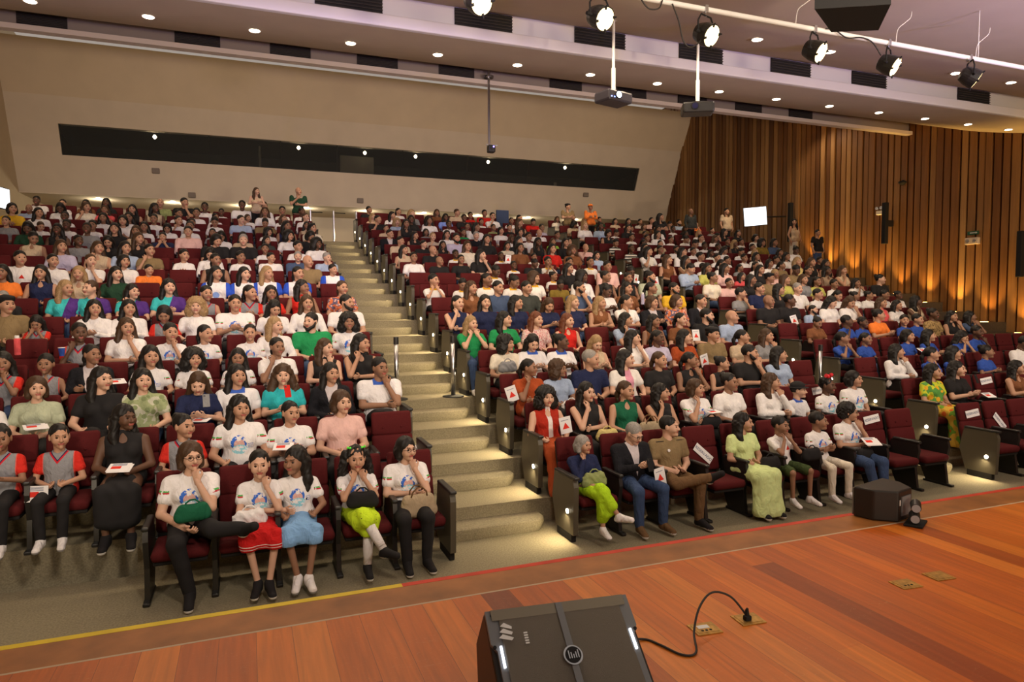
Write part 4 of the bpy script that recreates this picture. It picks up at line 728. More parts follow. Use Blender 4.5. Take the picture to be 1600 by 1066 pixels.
# block, row, seat, x, head height over the row floor, type, hair, top, skin, pose, gaze, extras
PEOPLE_DATA = '''
A 0 0 1.49 1.11 w kB wt 1 d R T:p_bk L:n F:bk gl K:s W:woman_with_glasses_in_white_printed_T-shirt,_beige_tote_on_lap
A 0 1 0.98 1.07 g kv wt 2 b F T:s_nd L:o F:bk sock gbow K:s W:girl_in_neon_dotted_skirt_and_white_socks,_hands_at_her_mouth
A 0 2 0.41 1.12 g kl wt 3 a L T:s_sb L:i F:wh K:s W:girl_in_light_blue_skirt_and_white_sneakers_looking_aside
A 0 3 0.07 1.11 g kt wt 1 e F T:s_rs L:i F:bk K:s W:girl_in_red_skirt_and_dark_boots_resting_cheek_on_hand
A 0 4 -0.53 1.20 w nB wt 1 k R T:p_bk L:h F:bk gl K:s W:woman_in_glasses_with_leg_crossed_high,_black_trousers_and_canvas_shoes
B 0 0 3.51 0.96 w gB nv 2 c R T:m_li L:o F:wh K:l W:grey-haired_woman_in_navy_jacket_and_long_lime_skirt,_end_seat
B 0 1 4.17 1.09 m gs bj 1 p D T:p_je L:w F:br K:l gl W:grey-haired_man_in_black_jacket_and_jeans_looking_at_his_phone
B 0 2 4.70 1.11 m ks kh 1 a R T:p_br L:g F:bk K:s badge W:officer_in_khaki_shirt_and_brown_trousers_with_crossed_leg
B 0 4 5.80 1.09 w kl lg 2 a R T:d_lg L:n F:bk K:s W:woman_with_long_black_hair_in_pale_lime_floor-length_dress
B 0 5 6.35 0.99 b ks wr 3 b R T:h_fg L:w F:wh K:s W:boy_in_green_shorts_with_both_hands_at_his_face
B 0 6 6.99 1.01 b ks wt 3 x R T:p_cr L:w F:wh K:s W:boy_in_white_trousers_and_printed_T-shirt,_arms_crossed
B 0 7 7.58 1.10 w kC wt 2 d R T:p_je L:i F:wh K:s gl W:curly-haired_woman_in_jeans_and_printed_T-shirt,_hand_on_chin
A 1 1 0.97 1.21 w ns pk 1 t R neck K:s
A 1 2 0.41 1.13 w kt wt 2 x R
A 1 3 -0.11 1.21 w kl wt 2 a R
A 1 4 -0.66 1.07 g kb gv 2 a R T:p_bk
A 1 5 -1.21 1.18 w kl bk 4 a R T:m_bk K:n
A 1 6 -1.76 1.03 g kt gv 2 a R T:p_bk
A 1 7 -2.24 1.06 g kb gv 3 p F T:p_bk
A 2 0 1.58 1.21 m ks wc 3 d R
A 2 1 0.96 1.17 w kl bj 2 a R
A 2 2 0.39 1.17 w nw te 1 p F
A 2 3 -0.14 1.19 w kl wc 2 a R
A 2 4 -0.56 1.14 w nl nv 1 p D
A 2 5 -1.15 1.18 w kl gp 1 a R
A 2 6 -1.57 1.21 w kl bk 1 a R
A 2 7 -2.18 1.14 w nb pg 1 a R
A 2 8 -2.67 1.06 w ks wh 2 a F
A 3 0 1.49 1.20 w kl bk 2 c R
A 3 1 0.99 1.15 w nl bk 1 d R
A 3 2 0.36 1.18 w kt wh 3 c R
A 3 3 -0.13 1.05 g kl wt 3 a F
A 3 4 -0.67 1.07 g kc wt 2 a R
A 3 5 -1.17 1.15 g kl wt 2 a R
A 3 6 -1.83 1.15 w kt bj 3 x R
A 3 7 -2.29 1.05 b ks gv 3 a F
A 3 8 -2.73 1.10 g kl gv 3 b F
A 4 0 1.46 1.20 w kc wt 3 t F
A 4 1 0.91 1.21 m kr gn 1 t L
A 4 2 0.37 1.16 w yl wh 1 a R
A 4 3 0.03 1.07 g kt wt 2 a F
A 4 4 -0.58 1.07 g kt wt 2 a R
A 4 5 -1.02 1.12 b ks wt 2 d R
A 4 6 -1.57 1.17 w nl wh 2 d R
A 4 7 -2.13 1.15 g kb gv 4 c R
A 5 0 1.55 1.22 m kr wh 2 a R
A 5 1 0.92 1.21 w nl wh 2 a F
A 5 2 0.39 1.15 w kl wh 2 a D
A 5 3 -0.18 1.22 m ks wt 2 p F
A 5 4 -0.74 1.17 w yc wh 1 a F
A 5 5 -1.18 1.08 g ks gv 3 a D
A 5 6 -1.67 1.15 w kl wh 2 p R
A 5 7 -2.12 1.15 w kl wh 2 p R
A 5 8 -2.81 0.81 g kl gv 3 b D
A 5 9 -3.22 1.26 m kc kh 2 a R cap
A 6 0 1.61 1.20 w nt fl 2 a R
A 6 1 0.91 1.21 w kl rd 3 a R
A 6 2 0.39 1.14 g kl gv 3 a F
A 6 3 0.04 1.15 g kt gv 2 p R
A 6 4 -0.64 1.13 b ks gv 2 a R
A 6 5 -1.21 1.23 w kl tp 1 x R
A 6 6 -1.75 1.13 w kl tp 1 c R
A 6 7 -2.32 1.18 w nt tp 1 a L
A 6 8 -2.68 1.18 w yl tp 2 a R
A 6 9 -3.48 1.03 m gs bk 1 x F
A 6 10 -3.76 1.24 m ks tp 2 a R
A 7 1 0.91 1.23 w kt wb 2 d R
A 7 2 0.36 1.21 w yl wb 2 a R
A 7 3 -0.04 1.19 w kl wb 1 a R
A 7 4 -0.52 1.20 w kl wb 2 a R
A 7 7 -2.12 1.17 w kl dg 1 a R
A 7 8 -2.67 1.17 w yl be 2 a F
A 7 9 -3.22 1.18 w kl nv 2 a F
A 7 10 -3.76 1.18 w kl or 3 a F
A 8 0 1.66 1.05 m ks wb 2 a R
A 8 1 1.17 1.42 m bd kh 2 a R
A 8 4 -0.56 1.25 w kt bk 3 x R
A 8 6 -1.71 0.99 m ks or 2 p R
A 8 7 -2.13 1.16 w ks wh 2 a R
A 8 8 -2.67 1.16 w nt wh 1 d R
A 8 9 -3.26 1.15 w kt wh 2 a R
A 8 10 -3.76 1.19 m ks wr 2 a R
A 9 0 1.65 1.07 m gs lb 1 d R
A 9 1 1.05 1.08 m gs db 1 p F
A 9 2 0.49 1.05 m ks wh 2 a R
A 9 3 -0.11 1.06 b ks wh 3 a R
A 9 4 -0.68 1.12 w kl wh 2 a D
A 9 5 -1.18 1.08 b ks wh 2 p R
A 9 6 -1.81 1.16 w kt kh 2 c R
A 9 7 -2.24 1.20 w kl lb 2 a R
A 9 8 -2.71 1.19 w nl be 2 c R
A 9 9 -3.33 1.20 w nl lv 2 a R
A 10 0 1.54 1.18 w kc wh 4 a R
A 10 1 1.11 1.13 b ks wh 2 a R
A 10 2 0.41 1.00 b ks wh 3 a F
A 10 3 -0.04 1.21 m gs bk 1 a F
A 10 4 -0.62 1.22 m kl bk 2 a D
A 10 7 -2.12 1.19 w nl bk 2 a R
A 10 8 -2.67 1.12 w kl bk 2 a D
A 10 9 -3.22 1.11 w kt gy 4 a R
A 10 10 -4.02 1.16 w kt be 3 a D
A 11 0 1.46 1.16 m kl bk 3 a D
A 11 1 0.98 1.15 w kc wh 2 a R
A 11 2 0.47 1.02 w kl gd 2 a R
A 11 4 -0.52 1.10 w kl wh 3 a D
A 11 5 -1.22 1.17 m ks pk 2 a F
A 11 6 -1.74 1.03 m ks nv 2 b F
A 11 7 -2.28 1.15 w nl be 3 a F
A 11 8 -2.70 1.19 w kl bk 2 a F
A 11 9 -3.23 1.18 w kt gy 4 a F
A 11 10 -3.78 1.14 w kl bk 4 a F
A 11 11 -4.31 1.17 w kl dg 4 a D
A 12 0 1.61 1.17 w ks cr 2 c R
A 12 1 0.98 1.20 w kl nv 3 a R
A 12 4 -0.74 0.89 b ks gy 3 a F
A 12 5 -1.24 1.14 g kt wh 3 a F
A 12 6 -1.73 1.06 w ks wh 3 a D
A 12 7 -2.22 1.06 g kl wh 3 a F
A 12 8 -2.67 1.19 w ks wh 2 p F
A 12 9 -3.28 1.05 b ks wh 3 a F
A 12 10 -3.79 1.05 b ks wh 4 a F
A 12 11 -4.31 1.01 w nt wh 2 a D
A 13 2 0.50 1.09 m ks kh 3 p D
A 13 3 -0.10 1.13 m ks lb 1 a R
A 13 4 -0.72 1.08 b ks wh 3 a D
A 13 5 -1.25 0.97 b ks wh 3 a F
A 13 6 -1.57 1.05 g kt wh 2 c R
A 13 7 -2.12 1.09 b ks wh 3 a F
A 13 8 -2.67 1.12 g kl wh 3 a F
A 13 9 -3.22 1.06 g kl wh 3 a F
A 13 10 -4.02 1.06 g kt wh 4 a F
A 13 11 -4.57 1.13 w kl wh 2 a R
A 13 12 -5.10 1.23 w ks ye 2 x R
A 14 0 1.60 1.10 w nt wh 1 a R
A 14 1 1.00 1.04 w nl wh 2 a R
A 14 2 0.53 1.22 w nl wh 3 a F
A 14 3 0.07 1.01 w nl wh 2 c R
A 14 4 -0.74 0.95 b ks wh 3 a R
A 14 5 -1.20 1.13 b ks wh 3 a F
A 14 6 -1.64 1.06 b ks wh 3 a R
A 14 7 -2.21 1.19 w kl be 4 a R
A 14 8 -2.72 1.13 w kl bk 2 a F
A 14 9 -3.34 1.09 w nl co 3 b F
A 14 10 -3.76 1.14 w nl cr 2 c R
A 14 11 -4.31 1.11 w kl wh 4 a D
A 15 0 1.57 1.10 b ks wh 4 a R
A 15 1 1.03 1.12 b ks wh 3 b F
A 15 2 0.52 1.25 w kl wh 2 a R
A 15 3 -0.06 1.22 m ks wh 4 a F
A 15 4 -0.61 0.90 b ks wh 4 a F
A 15 5 -1.04 1.14 b ks wh 4 a F
A 15 6 -1.57 1.23 m ks bk 2 d R
A 15 7 -2.16 1.16 m bd og 2 a F
A 15 9 -3.46 1.11 w kl bk 4 a F
A 15 12 -5.04 1.09 m ks wh 4 a F
B 1 0 3.52 1.13 w kc rw 1 a F T:d_ru K:n
B 1 1 4.10 1.16 w kl bk 1 c F
B 1 2 4.68 1.15 w nt gs 2 a R K:n
B 1 3 5.21 1.10 w kl bk 2 c R
B 1 4 5.80 1.13 w nb wt 2 c R
B 1 5 6.39 1.18 w kb wh 3 a R
B 1 6 7.13 1.15 w nl wh 2 d R
B 1 7 7.56 0.98 b hat wc 1 a R
B 1 8 8.15 1.05 g ku wt 4 a R bow
B 1 9 8.74 1.12 w ks wt 2 a R
B 2 0 3.67 1.13 w kt ru 3 c R T:s_ru
B 2 1 4.12 1.10 w nc lb 3 a R
B 2 2 4.66 1.24 m gs nv 2 t R
B 2 3 5.25 1.20 w kl wp 1 a R
B 2 4 5.84 1.16 w nt bk 2 a R
B 2 5 6.39 1.14 w kt bk 3 d R
B 2 6 6.97 1.07 w kb bk 2 x R
B 2 7 7.56 1.23 m kr bk 2 d R
B 2 8 8.15 1.17 w kl lb 2 a R
B 3 0 3.69 1.14 w kc cr 2 a R
B 3 1 4.13 1.16 w kl wc 1 p D
B 3 2 4.63 1.14 w kb wc 4 p R
B 3 3 5.24 1.12 w yl be 1 p D
B 3 4 5.95 1.17 w kl wh 1 d R
B 3 5 6.43 1.16 w kt lv 4 a R
B 3 6 6.97 1.16 w kl ru 1 a R T:s_ru
B 3 7 7.56 1.19 m kc kh 2 a R cap
B 3 8 8.19 1.14 w kt be 2 d R
B 3 9 8.74 1.14 w nl gy 2 d R
B 4 0 3.44 1.14 w yl gn 1 b R
B 4 1 4.03 1.20 w kl gn 1 a R
B 4 2 4.62 1.19 w rl pf 1 a R
B 4 3 5.21 1.16 w rl rd 1 a R
B 4 5 6.38 1.16 w kl lb 2 c R
B 4 6 6.97 1.13 w kl bn 3 a R
B 4 7 7.56 1.15 w kt bn 1 a R
B 4 8 8.16 1.23 m kr bk 1 a R
B 4 9 8.74 1.18 m bd lb 2 a R
B 5 0 3.50 1.20 w kt nv 1 c R
B 5 1 4.03 1.21 w kl nv 1 a F
B 5 2 4.62 1.20 w kl nv 2 a R
B 5 3 5.27 1.17 w nl nv 2 p D
B 5 4 5.80 1.20 w yl nv 1 a R
B 5 5 6.38 1.18 w yl bn 2 x R
B 5 6 6.97 1.22 w kt wh 2 c R
B 5 7 7.56 1.19 w nb bj 2 p R
B 5 8 8.15 1.24 w nb fl 2 a R
B 5 9 8.74 1.22 m ks bj 2 a R
B 6 1 4.07 1.23 w nl bn 2 a R
B 6 2 4.62 1.27 m ks db 2 a R
B 6 3 5.23 1.25 m ks gd 2 a R
B 6 5 6.41 1.22 m kr db 2 d R
B 6 6 7.02 1.17 w kb wh 4 p D
B 6 7 7.56 1.21 w kl bn 2 a F
B 6 8 8.15 1.23 w kt bk 3 c R
B 6 9 8.74 1.20 m kr ye 2 a R
B 7 0 3.55 1.13 b ks yw 2 b R
B 7 1 4.15 1.02 b ks yw 3 a D
B 7 2 4.70 1.17 g kt yw 3 a R
B 7 3 5.29 1.13 g kb yw 3 a D
B 7 4 5.80 1.17 w nc yw 2 a R
B 7 5 6.38 1.03 m ks ol 4 a D
B 7 6 6.97 1.21 w kc wh 4 a R
B 7 7 7.56 1.23 w kb bk 3 a R
B 7 8 8.15 1.18 w kb bk 3 a F
B 7 9 8.74 1.24 m kr pg 2 a R
B 8 3 5.21 1.10 b ks yw 4 a D
B 8 5 6.64 0.87 g kb yw 3 a R
B 8 6 7.09 1.15 w kl bk 2 a R
B 8 8 8.15 1.23 m ks pk 3 a F
B 8 9 8.74 1.14 b ks bk 4 a D
B 9 3 5.24 1.22 w kl bk 1 d R
B 9 4 6.03 0.90 g kb yw 4 a F
B 9 5 6.57 1.04 m ks bk 4 a D
B 9 6 6.97 1.09 b ks yw 3 b F
B 9 7 7.56 1.08 b ks yw 3 a F
B 9 8 8.15 1.11 g kt yw 3 a F
B 10 0 3.57 1.08 w kl be 2 a R
B 10 1 4.29 1.08 m bd bk 2 t R
B 10 2 4.86 0.95 b ks yw 4 a F
B 10 3 5.21 1.23 w nl cr 2 a F
B 10 4 6.06 0.90 g kt yw 4 a F
B 10 5 6.64 1.20 w kl bn 3 a F
B 10 6 6.97 0.88 g kt yw 3 a F
B 10 7 7.56 1.20 w kl rd 2 a F
B 10 8 8.15 1.18 w nc bn 3 a F
B 11 0 3.69 1.09 m ks be 2 a R
B 11 1 4.29 1.02 m ks bk 1 a R
B 11 2 4.81 1.02 w kl bk 3 a F
B 11 3 5.21 1.28 m kr lv 2 a F
B 11 4 6.06 1.21 w kl bk 2 a F
B 11 5 6.62 1.04 w kl cr 2 a F
B 11 6 6.97 1.19 w kl bk 2 a R
B 11 7 7.56 1.17 w kl bk 4 a F
B 11 8 8.41 1.18 w kl bk 2 a F
B 11 9 9.00 1.05 m bd pk 2 c F
B 12 0 3.61 1.08 m ks bj 2 a R
B 12 1 4.29 1.06 w kl bk 2 a R
B 12 2 4.79 1.01 g yt ba 1 c F
B 12 3 5.21 1.11 w kl wh 2 a F
B 12 4 6.06 1.10 m gs bj 1 a F
B 12 5 6.38 1.01 g kt bn 3 a D
B 12 7 7.66 1.28 b ks wh 3 a F
B 12 8 8.41 1.00 w nl lm 2 a F
B 13 0 3.70 1.03 w kb be 2 a F
B 13 1 4.29 1.20 w kl bk 3 a F
B 13 2 4.83 0.87 g ks gy 3 a F
B 13 4 5.96 0.94 b ks gn 3 a F
B 13 5 6.38 1.18 w kl wh 3 a R
B 13 6 7.16 1.09 w ks wh 2 a F
B 13 7 7.78 1.06 w kl wh 2 a F
B 13 8 8.39 1.07 m bd wh 2 a D
B 13 9 9.00 0.99 b ks gy 3 a F
B 14 0 3.64 1.12 m ks bk 2 c R
B 14 1 4.21 1.06 w yc lb 1 a F
B 14 2 4.65 1.16 w kl bk 4 a F
B 14 3 5.21 1.14 w kl wh 3 a F
B 14 4 5.80 1.03 g kt wh 4 a F
B 14 5 6.38 0.97 b ks wh 3 a F
B 14 6 7.23 0.95 b ks og 3 a F
B 14 7 7.78 0.99 b ks bk 2 a F
B 14 8 8.15 1.19 w nl bk 2 a R
B 14 9 8.90 1.05 b ks lv 3 a F
B 15 0 3.65 1.02 w yl be 1 a R
B 15 1 4.26 1.09 w kl wh 2 a R
B 15 2 4.88 1.18 w yl gy 1 a R
B 15 4 5.98 1.10 w kl bl 4 a F
B 15 5 6.60 1.10 m ks bk 4 a F
B 15 6 7.16 0.95 b ks wh 3 a F
B 15 7 7.59 1.20 w kb wh 2 c F
B 15 9 9.00 1.07 m ks rd 3 a D
B 16 0 3.70 1.07 m ks bk 3 a R
B 16 2 4.65 1.06 w kt wh 2 a R
B 16 5 6.64 1.11 m ns be 2 a R
B 16 6 7.10 1.01 b ks rd 3 a F
B 16 7 7.63 1.13 m ks rd 3 a F
C 1 0 10.50 1.16 w kl yg 2 a R T:d_bo
C 1 1 11.08 1.18 w kl bk 1 p R
C 1 4 12.58 1.14 w kl bn 2 p R
C 2 1 10.82 1.14 w kl wh 2 d R
C 2 2 11.65 1.08 g kt ro 2 c R
C 2 3 12.23 1.08 g kl ro 2 c R
C 2 5 13.13 1.07 g kb ro 3 x R
C 2 7 14.28 1.23 m ks wh 4 a D
C 3 0 10.50 1.06 g kt ro 3 b R
C 3 1 11.08 1.01 g kt ro 3 a F
C 3 3 12.23 1.07 g ks ro 2 a F
C 3 4 12.81 1.06 g kl ro 2 p R
C 3 6 13.71 1.01 g kl ro 2 b D
C 3 7 14.28 1.13 b ks ro 4 d F
C 4 1 10.82 1.06 w kb bn 3 a D
C 4 2 11.64 1.06 b ks ro 4 c R
C 4 3 12.07 1.00 b ks ro 4 a F
C 4 4 12.62 1.17 w kb or 2 p R
C 4 5 13.32 1.05 b ks ro 2 a L
C 4 6 13.71 1.07 b ks ro 2 a F
C 4 7 14.28 1.18 w kb le 4 a F
C 4 8 14.86 1.12 w kl bk 2 d F
C 4 9 15.44 1.11 w kl db 3 b R
C 5 0 10.50 1.20 m bd bk 3 a R
C 5 1 11.08 1.21 m ks bk 4 a R
C 5 2 11.65 0.94 m kr lb 1 a R
C 5 3 12.23 1.19 w kl wh 1 a D
C 5 4 12.81 1.19 w nl wh 2 d D
C 5 6 13.81 1.15 w nl co 2 a F
C 5 7 14.28 1.09 w kl wh 2 a F
C 5 8 14.95 1.18 w kl be 4 c R
C 6 0 10.50 1.13 b ks gy 2 d R
C 6 1 11.08 1.22 m ks nv 2 a R
C 6 2 11.65 1.19 w kl bk 2 a R
C 6 3 12.23 1.21 m gs wh 1 a F
C 6 4 12.79 1.10 b ks wh 2 a R
C 6 5 13.38 1.07 g kt wh 2 a D
C 6 6 13.97 1.04 w kb wh 3 a R
C 6 7 14.44 1.05 w kb wh 3 a R
C 6 8 14.98 1.07 b ks wh 3 a F
C 6 9 15.46 1.05 w kb wh 4 a F
C 7 0 10.50 1.24 w kb cr 3 a R
C 7 2 11.65 1.17 w kl bk 3 a R
C 7 3 12.23 1.21 m kc kh 3 a R cap
C 7 4 12.72 1.18 w nl ly 2 a R
C 7 5 13.33 1.19 w nl gy 2 a F
C 7 6 13.77 1.14 w kt ly 3 a F
C 7 7 14.31 1.09 b ks wh 3 a F
C 7 8 15.12 1.11 w kl wh 3 b F
C 7 10 16.02 1.22 m kb bk 1 a R
C 8 0 10.50 1.20 m ks lb 2 p D
C 8 1 11.08 1.24 w kl ly 3 a F
C 8 2 11.62 1.25 w kl pk 3 a R
C 8 3 12.07 0.94 w kl co 2 a R
C 8 4 12.78 1.19 w kl bk 2 a F
C 8 6 13.97 1.24 m ks kh 4 a D
C 8 7 14.42 1.18 w kt bk 3 a F
C 8 8 15.12 1.19 w kl ta 4 x F
C 8 9 15.70 1.24 w nl be 2 c F
C 9 0 10.50 1.19 w nl bn 2 a R
C 9 1 11.08 1.18 w kl be 3 c R
C 9 3 12.23 1.13 g kt wh 3 a R
C 9 4 12.81 0.99 w kt gy 3 a R
C 9 5 13.39 1.07 g kt wh 3 a F
C 9 6 13.93 1.14 w ks wh 3 a F
C 9 7 14.33 1.09 w kt kh 3 a R
C 9 8 14.97 1.25 w yl yp 2 a F
C 9 9 15.51 1.22 w nl bk 2 a F
C 9 10 16.05 1.17 w kl bk 3 a F
C 9 11 16.62 1.02 m gs bj 2 a F
C 10 0 10.50 1.20 w kl wh 2 c R
C 10 2 11.65 1.21 w kl wh 2 a R
C 10 3 12.23 1.11 b ks wh 3 a R
C 10 4 12.81 1.06 b ks wh 2 a F
C 10 5 13.13 0.95 b ks wh 3 a R
C 10 6 13.79 1.08 b ks wh 3 a F
C 10 7 14.28 1.13 w kl wh 3 a F
C 10 9 15.44 1.15 w kl wh 3 a F
C 10 11 16.71 1.05 m ks bk 3 a F
C 11 0 10.50 1.07 g kt st 4 a F
C 11 1 10.99 1.11 w kl bk 2 a F
C 11 2 11.49 1.05 g kt wh 3 a F
C 11 6 13.80 1.10 w kl wh 3 a D
C 11 7 14.44 1.07 b ks wh 3 a D
C 11 10 16.02 1.07 w kl bk 3 a F
C 11 11 16.69 1.17 w kb wh 4 a D
C 12 0 10.50 1.02 b ks st 3 a D
C 12 5 13.39 1.11 b ks wh 3 a D
C 12 6 13.78 0.99 b ks wh 4 a F
C 12 7 14.29 0.94 b ks wh 4 a F
C 12 9 15.70 0.98 b ks wh 3 a F
C 12 10 16.18 1.19 w kc ol 3 a F
C 12 11 16.71 1.24 w kl db 3 a F
C 13 1 10.82 1.15 w ks bk 2 a D
C 13 2 11.65 1.01 b ks wh 3 p F
C 13 3 12.23 0.99 b ks wh 3 a F
C 13 4 12.70 1.15 w kl wh 2 a F
C 13 5 13.13 0.94 b ks wh 3 a F
C 13 6 13.71 1.02 b ks wh 3 a D
C 13 7 14.38 1.09 g kt wh 2 a F
C 13 9 15.44 0.96 b ks bk 3 a F
C 13 10 16.02 0.95 b ks wh 3 a F
C 13 11 16.73 1.16 w ks wh 2 a F
C 14 0 10.50 1.19 w yl wh 1 a F
C 14 1 11.08 1.19 w kl lb 4 a F
C 14 2 11.58 0.92 b ks wh 3 a D
C 14 3 12.14 1.16 w kl bk 2 a F
C 14 4 12.72 0.84 b ks nv 3 a F
C 14 5 13.33 1.16 w kl wh 3 a F
C 14 9 15.70 0.96 b ks nv 2 a D
C 14 10 16.12 1.15 w kl bk 2 a R
C 14 11 16.74 1.13 w kl bk 2 a F
C 15 0 10.50 1.05 w kc be 3 a D
C 15 1 10.98 1.16 w yl wh 1 a F
C 15 4 12.77 0.74 b ks wh 3 a F
C 15 5 13.34 1.06 w nl kh 2 a F
C 15 7 14.54 0.99 b ks wh 4 a F
C 15 8 15.09 1.05 w nl bk 2 a F
C 15 10 16.28 1.02 w kb gy 1 a F
C 16 3 12.04 1.07 m ks dg 3 a F
C 16 4 12.70 1.05 w kl be 2 a F
C 16 5 13.26 1.07 w kl bn 2 a F
C 16 6 13.77 1.07 w kt wh 2 a F
C 16 7 14.29 1.14 w kt pk 2 a F
C 16 8 15.02 1.04 m ks gy 2 c D
C 16 9 15.50 1.11 m kr lb 1 a F
C 16 10 16.23 1.06 m ks or 2 d R
A 10 12 -4.95 1.09 w kt pk 2 a F
A 11 3 -0.05 1.09 w kl be 2 a F
A 11 12 -5.02 1.01 g kl wh 4 a F
A 12 2 0.54 1.03 w kc wh 2 a R
A 12 12 -4.95 1.09 w kt gy 2 a F
A 13 0 1.55 1.04 w kl be 3 a F
A 14 12 -4.97 1.04 m bd lb 3 a F
A 15 10 -3.93 1.06 w kl bn 3 a F
A 15 11 -4.45 1.01 g kt wh 2 a F
B 9 0 3.60 1.12 w kb wh 3 a F
B 9 1 4.19 1.04 m bd bk 3 a R
B 9 2 4.73 1.09 w kt bk 3 a F
B 10 9 8.85 1.05 w kl lb 2 a F
B 12 6 7.12 1.04 w nw wh 4 a F
B 12 9 8.90 0.98 b ks wh 2 a R
B 15 3 5.37 0.94 g kl wh 3 a R
B 15 8 8.23 1.07 w kt wh 3 a F
B 16 4 5.95 1.08 w nl bn 3 a F
B 16 9 8.88 0.98 g kt wh 2 a R
C 7 1 10.95 1.08 m ks pk 3 a F
C 8 5 13.24 1.09 w yl pk 3 a F
C 9 2 11.57 0.96 b ks wh 4 a R
C 10 1 10.96 0.98 g kt wh 3 a F
C 10 8 14.98 1.01 b ks wh 3 a F
C 11 3 12.07 1.07 m kr wh 3 a F
C 11 4 12.65 1.01 b ks wh 3 a F
C 11 5 13.28 0.93 g kl wh 4 a F
C 11 8 15.02 1.05 w yl bk 2 a F
C 12 2 11.51 1.05 w kt wh 4 a R
C 12 3 12.12 1.04 w kt be 2 a F
C 12 8 15.03 1.12 w yl bk 4 a F
C 13 8 14.97 1.08 w nw wh 3 a F
C 14 7 14.42 0.98 g kl yw 4 a F
C 14 8 15.00 1.07 w yl wh 2 a F
C 15 2 11.53 1.06 m kr kh 3 a F
C 15 6 13.82 1.13 w kt bn 4 a F
C 16 0 10.34 1.03 w nl cr 3 a F
C 16 1 10.96 1.13 w kt wh 3 a R
S 14 0 0.33 1.25 w nl be 1 x R Y:21.06 Z:4.54 W:above_the_plaster_wall_block
S 14 0 1.52 1.47 m bd dg 2 c R Y:21.60 Z:4.54 W:beside_the_stair_head
S 14 0 10.54 1.42 m kc kh 2 x R Y:21.60 Z:4.54 W:by_the_far_stair_head
S 14 0 11.04 1.19 m oc or 3 x F Y:20.85 Z:4.54 W:by_the_far_stair_head
S 14 0 13.56 1.62 w kl bk 2 x R Y:20.42 Z:3.97 W:behind_the_wood_wall_block
S 14 0 14.98 1.11 m bd gd 3 a F Y:20.61 Z:4.54 W:at_the_back_near_the_wood_wall
S 14 0 17.35 1.55 m ks be 2 a F Y:21.60 Z:4.54 W:before_the_wood_wall_with_papers
S 14 0 18.90 1.56 w kl be 2 a L Y:19.70 Z:3.97 W:by_the_wood_wall_near_the_screen T:d_cr
S 14 0 18.60 1.45 m ks bk 2 a F Y:18.30 Z:3.54 W:low_beside_the_dressed_woman
'''

# ------------------------------------------------------------------ stage furniture
def place(o, loc, rot=(0, 0, 0)): o.location = loc; o.rotation_euler = rot; return o
M['grille'] = mat('steel_grille', (.075, .068, .058), .5, metal=.4, bump=.9, bscale=900)
def dotted():
    m = M['grille']; k = NT(m); v = k.n('ShaderNodeTexVoronoi'); v.inputs['Scale'].default_value = 110; v.inputs['Randomness'].default_value = 0; tc = k.n('ShaderNodeTexCoord'); k.l(tc.outputs['Object'], v.inputs['Vector'])
    k.l(k.mix(k.m('LESS_THAN', v.outputs[0], .34), (.26, .235, .195), (.02, .018, .016)), base(m))
dotted()
M['rubber'] = mat('cabinet_plastic', (.02, .015, .012), .45, spec=.4); M['frame'] = mat('grey_trim', (.19, .19, .195), .45); M['cable'] = mat('cable_rubber', (.03, .026, .024), .5)
M['led'] = emat('white_led', (.85, .9, 1), 3)
t = thing('stage_monitor', (1.12, 2.40, 1.0), 'large black wedge loudspeaker with round silver badge lying on the wooden stage', 'loudspeaker', rz=math.radians(-6.5))
w = .295; prof = [(.02, 0), (-.40, 0), (-.44, .05), (-.43, .09), (.0, .41), (.03, .40), (.17, .22), (.14, .05)]
s = MB(); s.prism(prof, -w, w, 'x'); o = s.obj('cabinet', M['rubber'], t); bv = o.modifiers.new('b', 'BEVEL'); bv.width = .012; bv.segments = 2; bv.limit_method = 'ANGLE'
ang = math.atan2(.32, .43); gl = .535
fr = Matrix.Translation((0, -.215, .252)) @ Matrix.Rotation(ang, 4, 'X')
def gob(name, mb, m, sm=False): o = mb.obj(name, m, t, smooth=sm); o.matrix_local = fr; return o
s = MB(); n = []
for sx in (1, -1):
    pts = [(sx*w, -.27), (sx*w, -.14), (sx*(w-.02), -.11), (sx*(w-.02), .11), (sx*w, .14), (sx*w, .27)]; n += pts if sx == 1 else pts[::-1]
s.prism(n, 0, .016, 'z'); gob('grille_frame', s, M['frame'])
s = MB(); s.box((-w+.045, -.262, .014), (w-.045, .262, .024), bev=.008); gob('grille', s, M['grille'])
s = MB(); s.prism([(.225, .0242), (.268, .0242), (.272, -.004)], -w+.02, w-.02, 'x'); gob('top_lip', s, mat('lit_lip', (.22, .19, .14), .5))  # light caught by the upward bevel is put into its paler colour
s = MB(); s.box((-.013, -.265, .022), (.013, .265, .029)); gob('centre_strip', s, M['frame'])
s = MB(); s.cyl((0, .05, .026), (0, .05, .036), .037, 32, 0); s.cyl((0, .05, .036), (0, .05, .040), .030, 32, 1)
for k in range(5):
    a = math.radians(-60+k*30); s.box((-.018+.009*k-.002, +.035, .040), (-.018+.009*k+.002, +.035+.03*(.5+.5*abs(k-2)/2), .043), 0)
bd = gob('badge', s, [M['metal'], M['blackm']])
for sx in (-1, 1):
    s = MB(); s.box((sx*(w-.035)-.004, .045, .015), (sx*(w-.035)+.004, .126, .0245)); gob('led_bar', s, M['led'])
    for yy in (-.25, -.125, .125, .25):
        s = MB(); s.cyl((sx*(w-.012-.012*(abs(yy) > .2)), yy, .014), (sx*(w-.012-.012*(abs(yy) > .2)), yy, .020), .007, 10); gob('screw', s, M['blackm'])
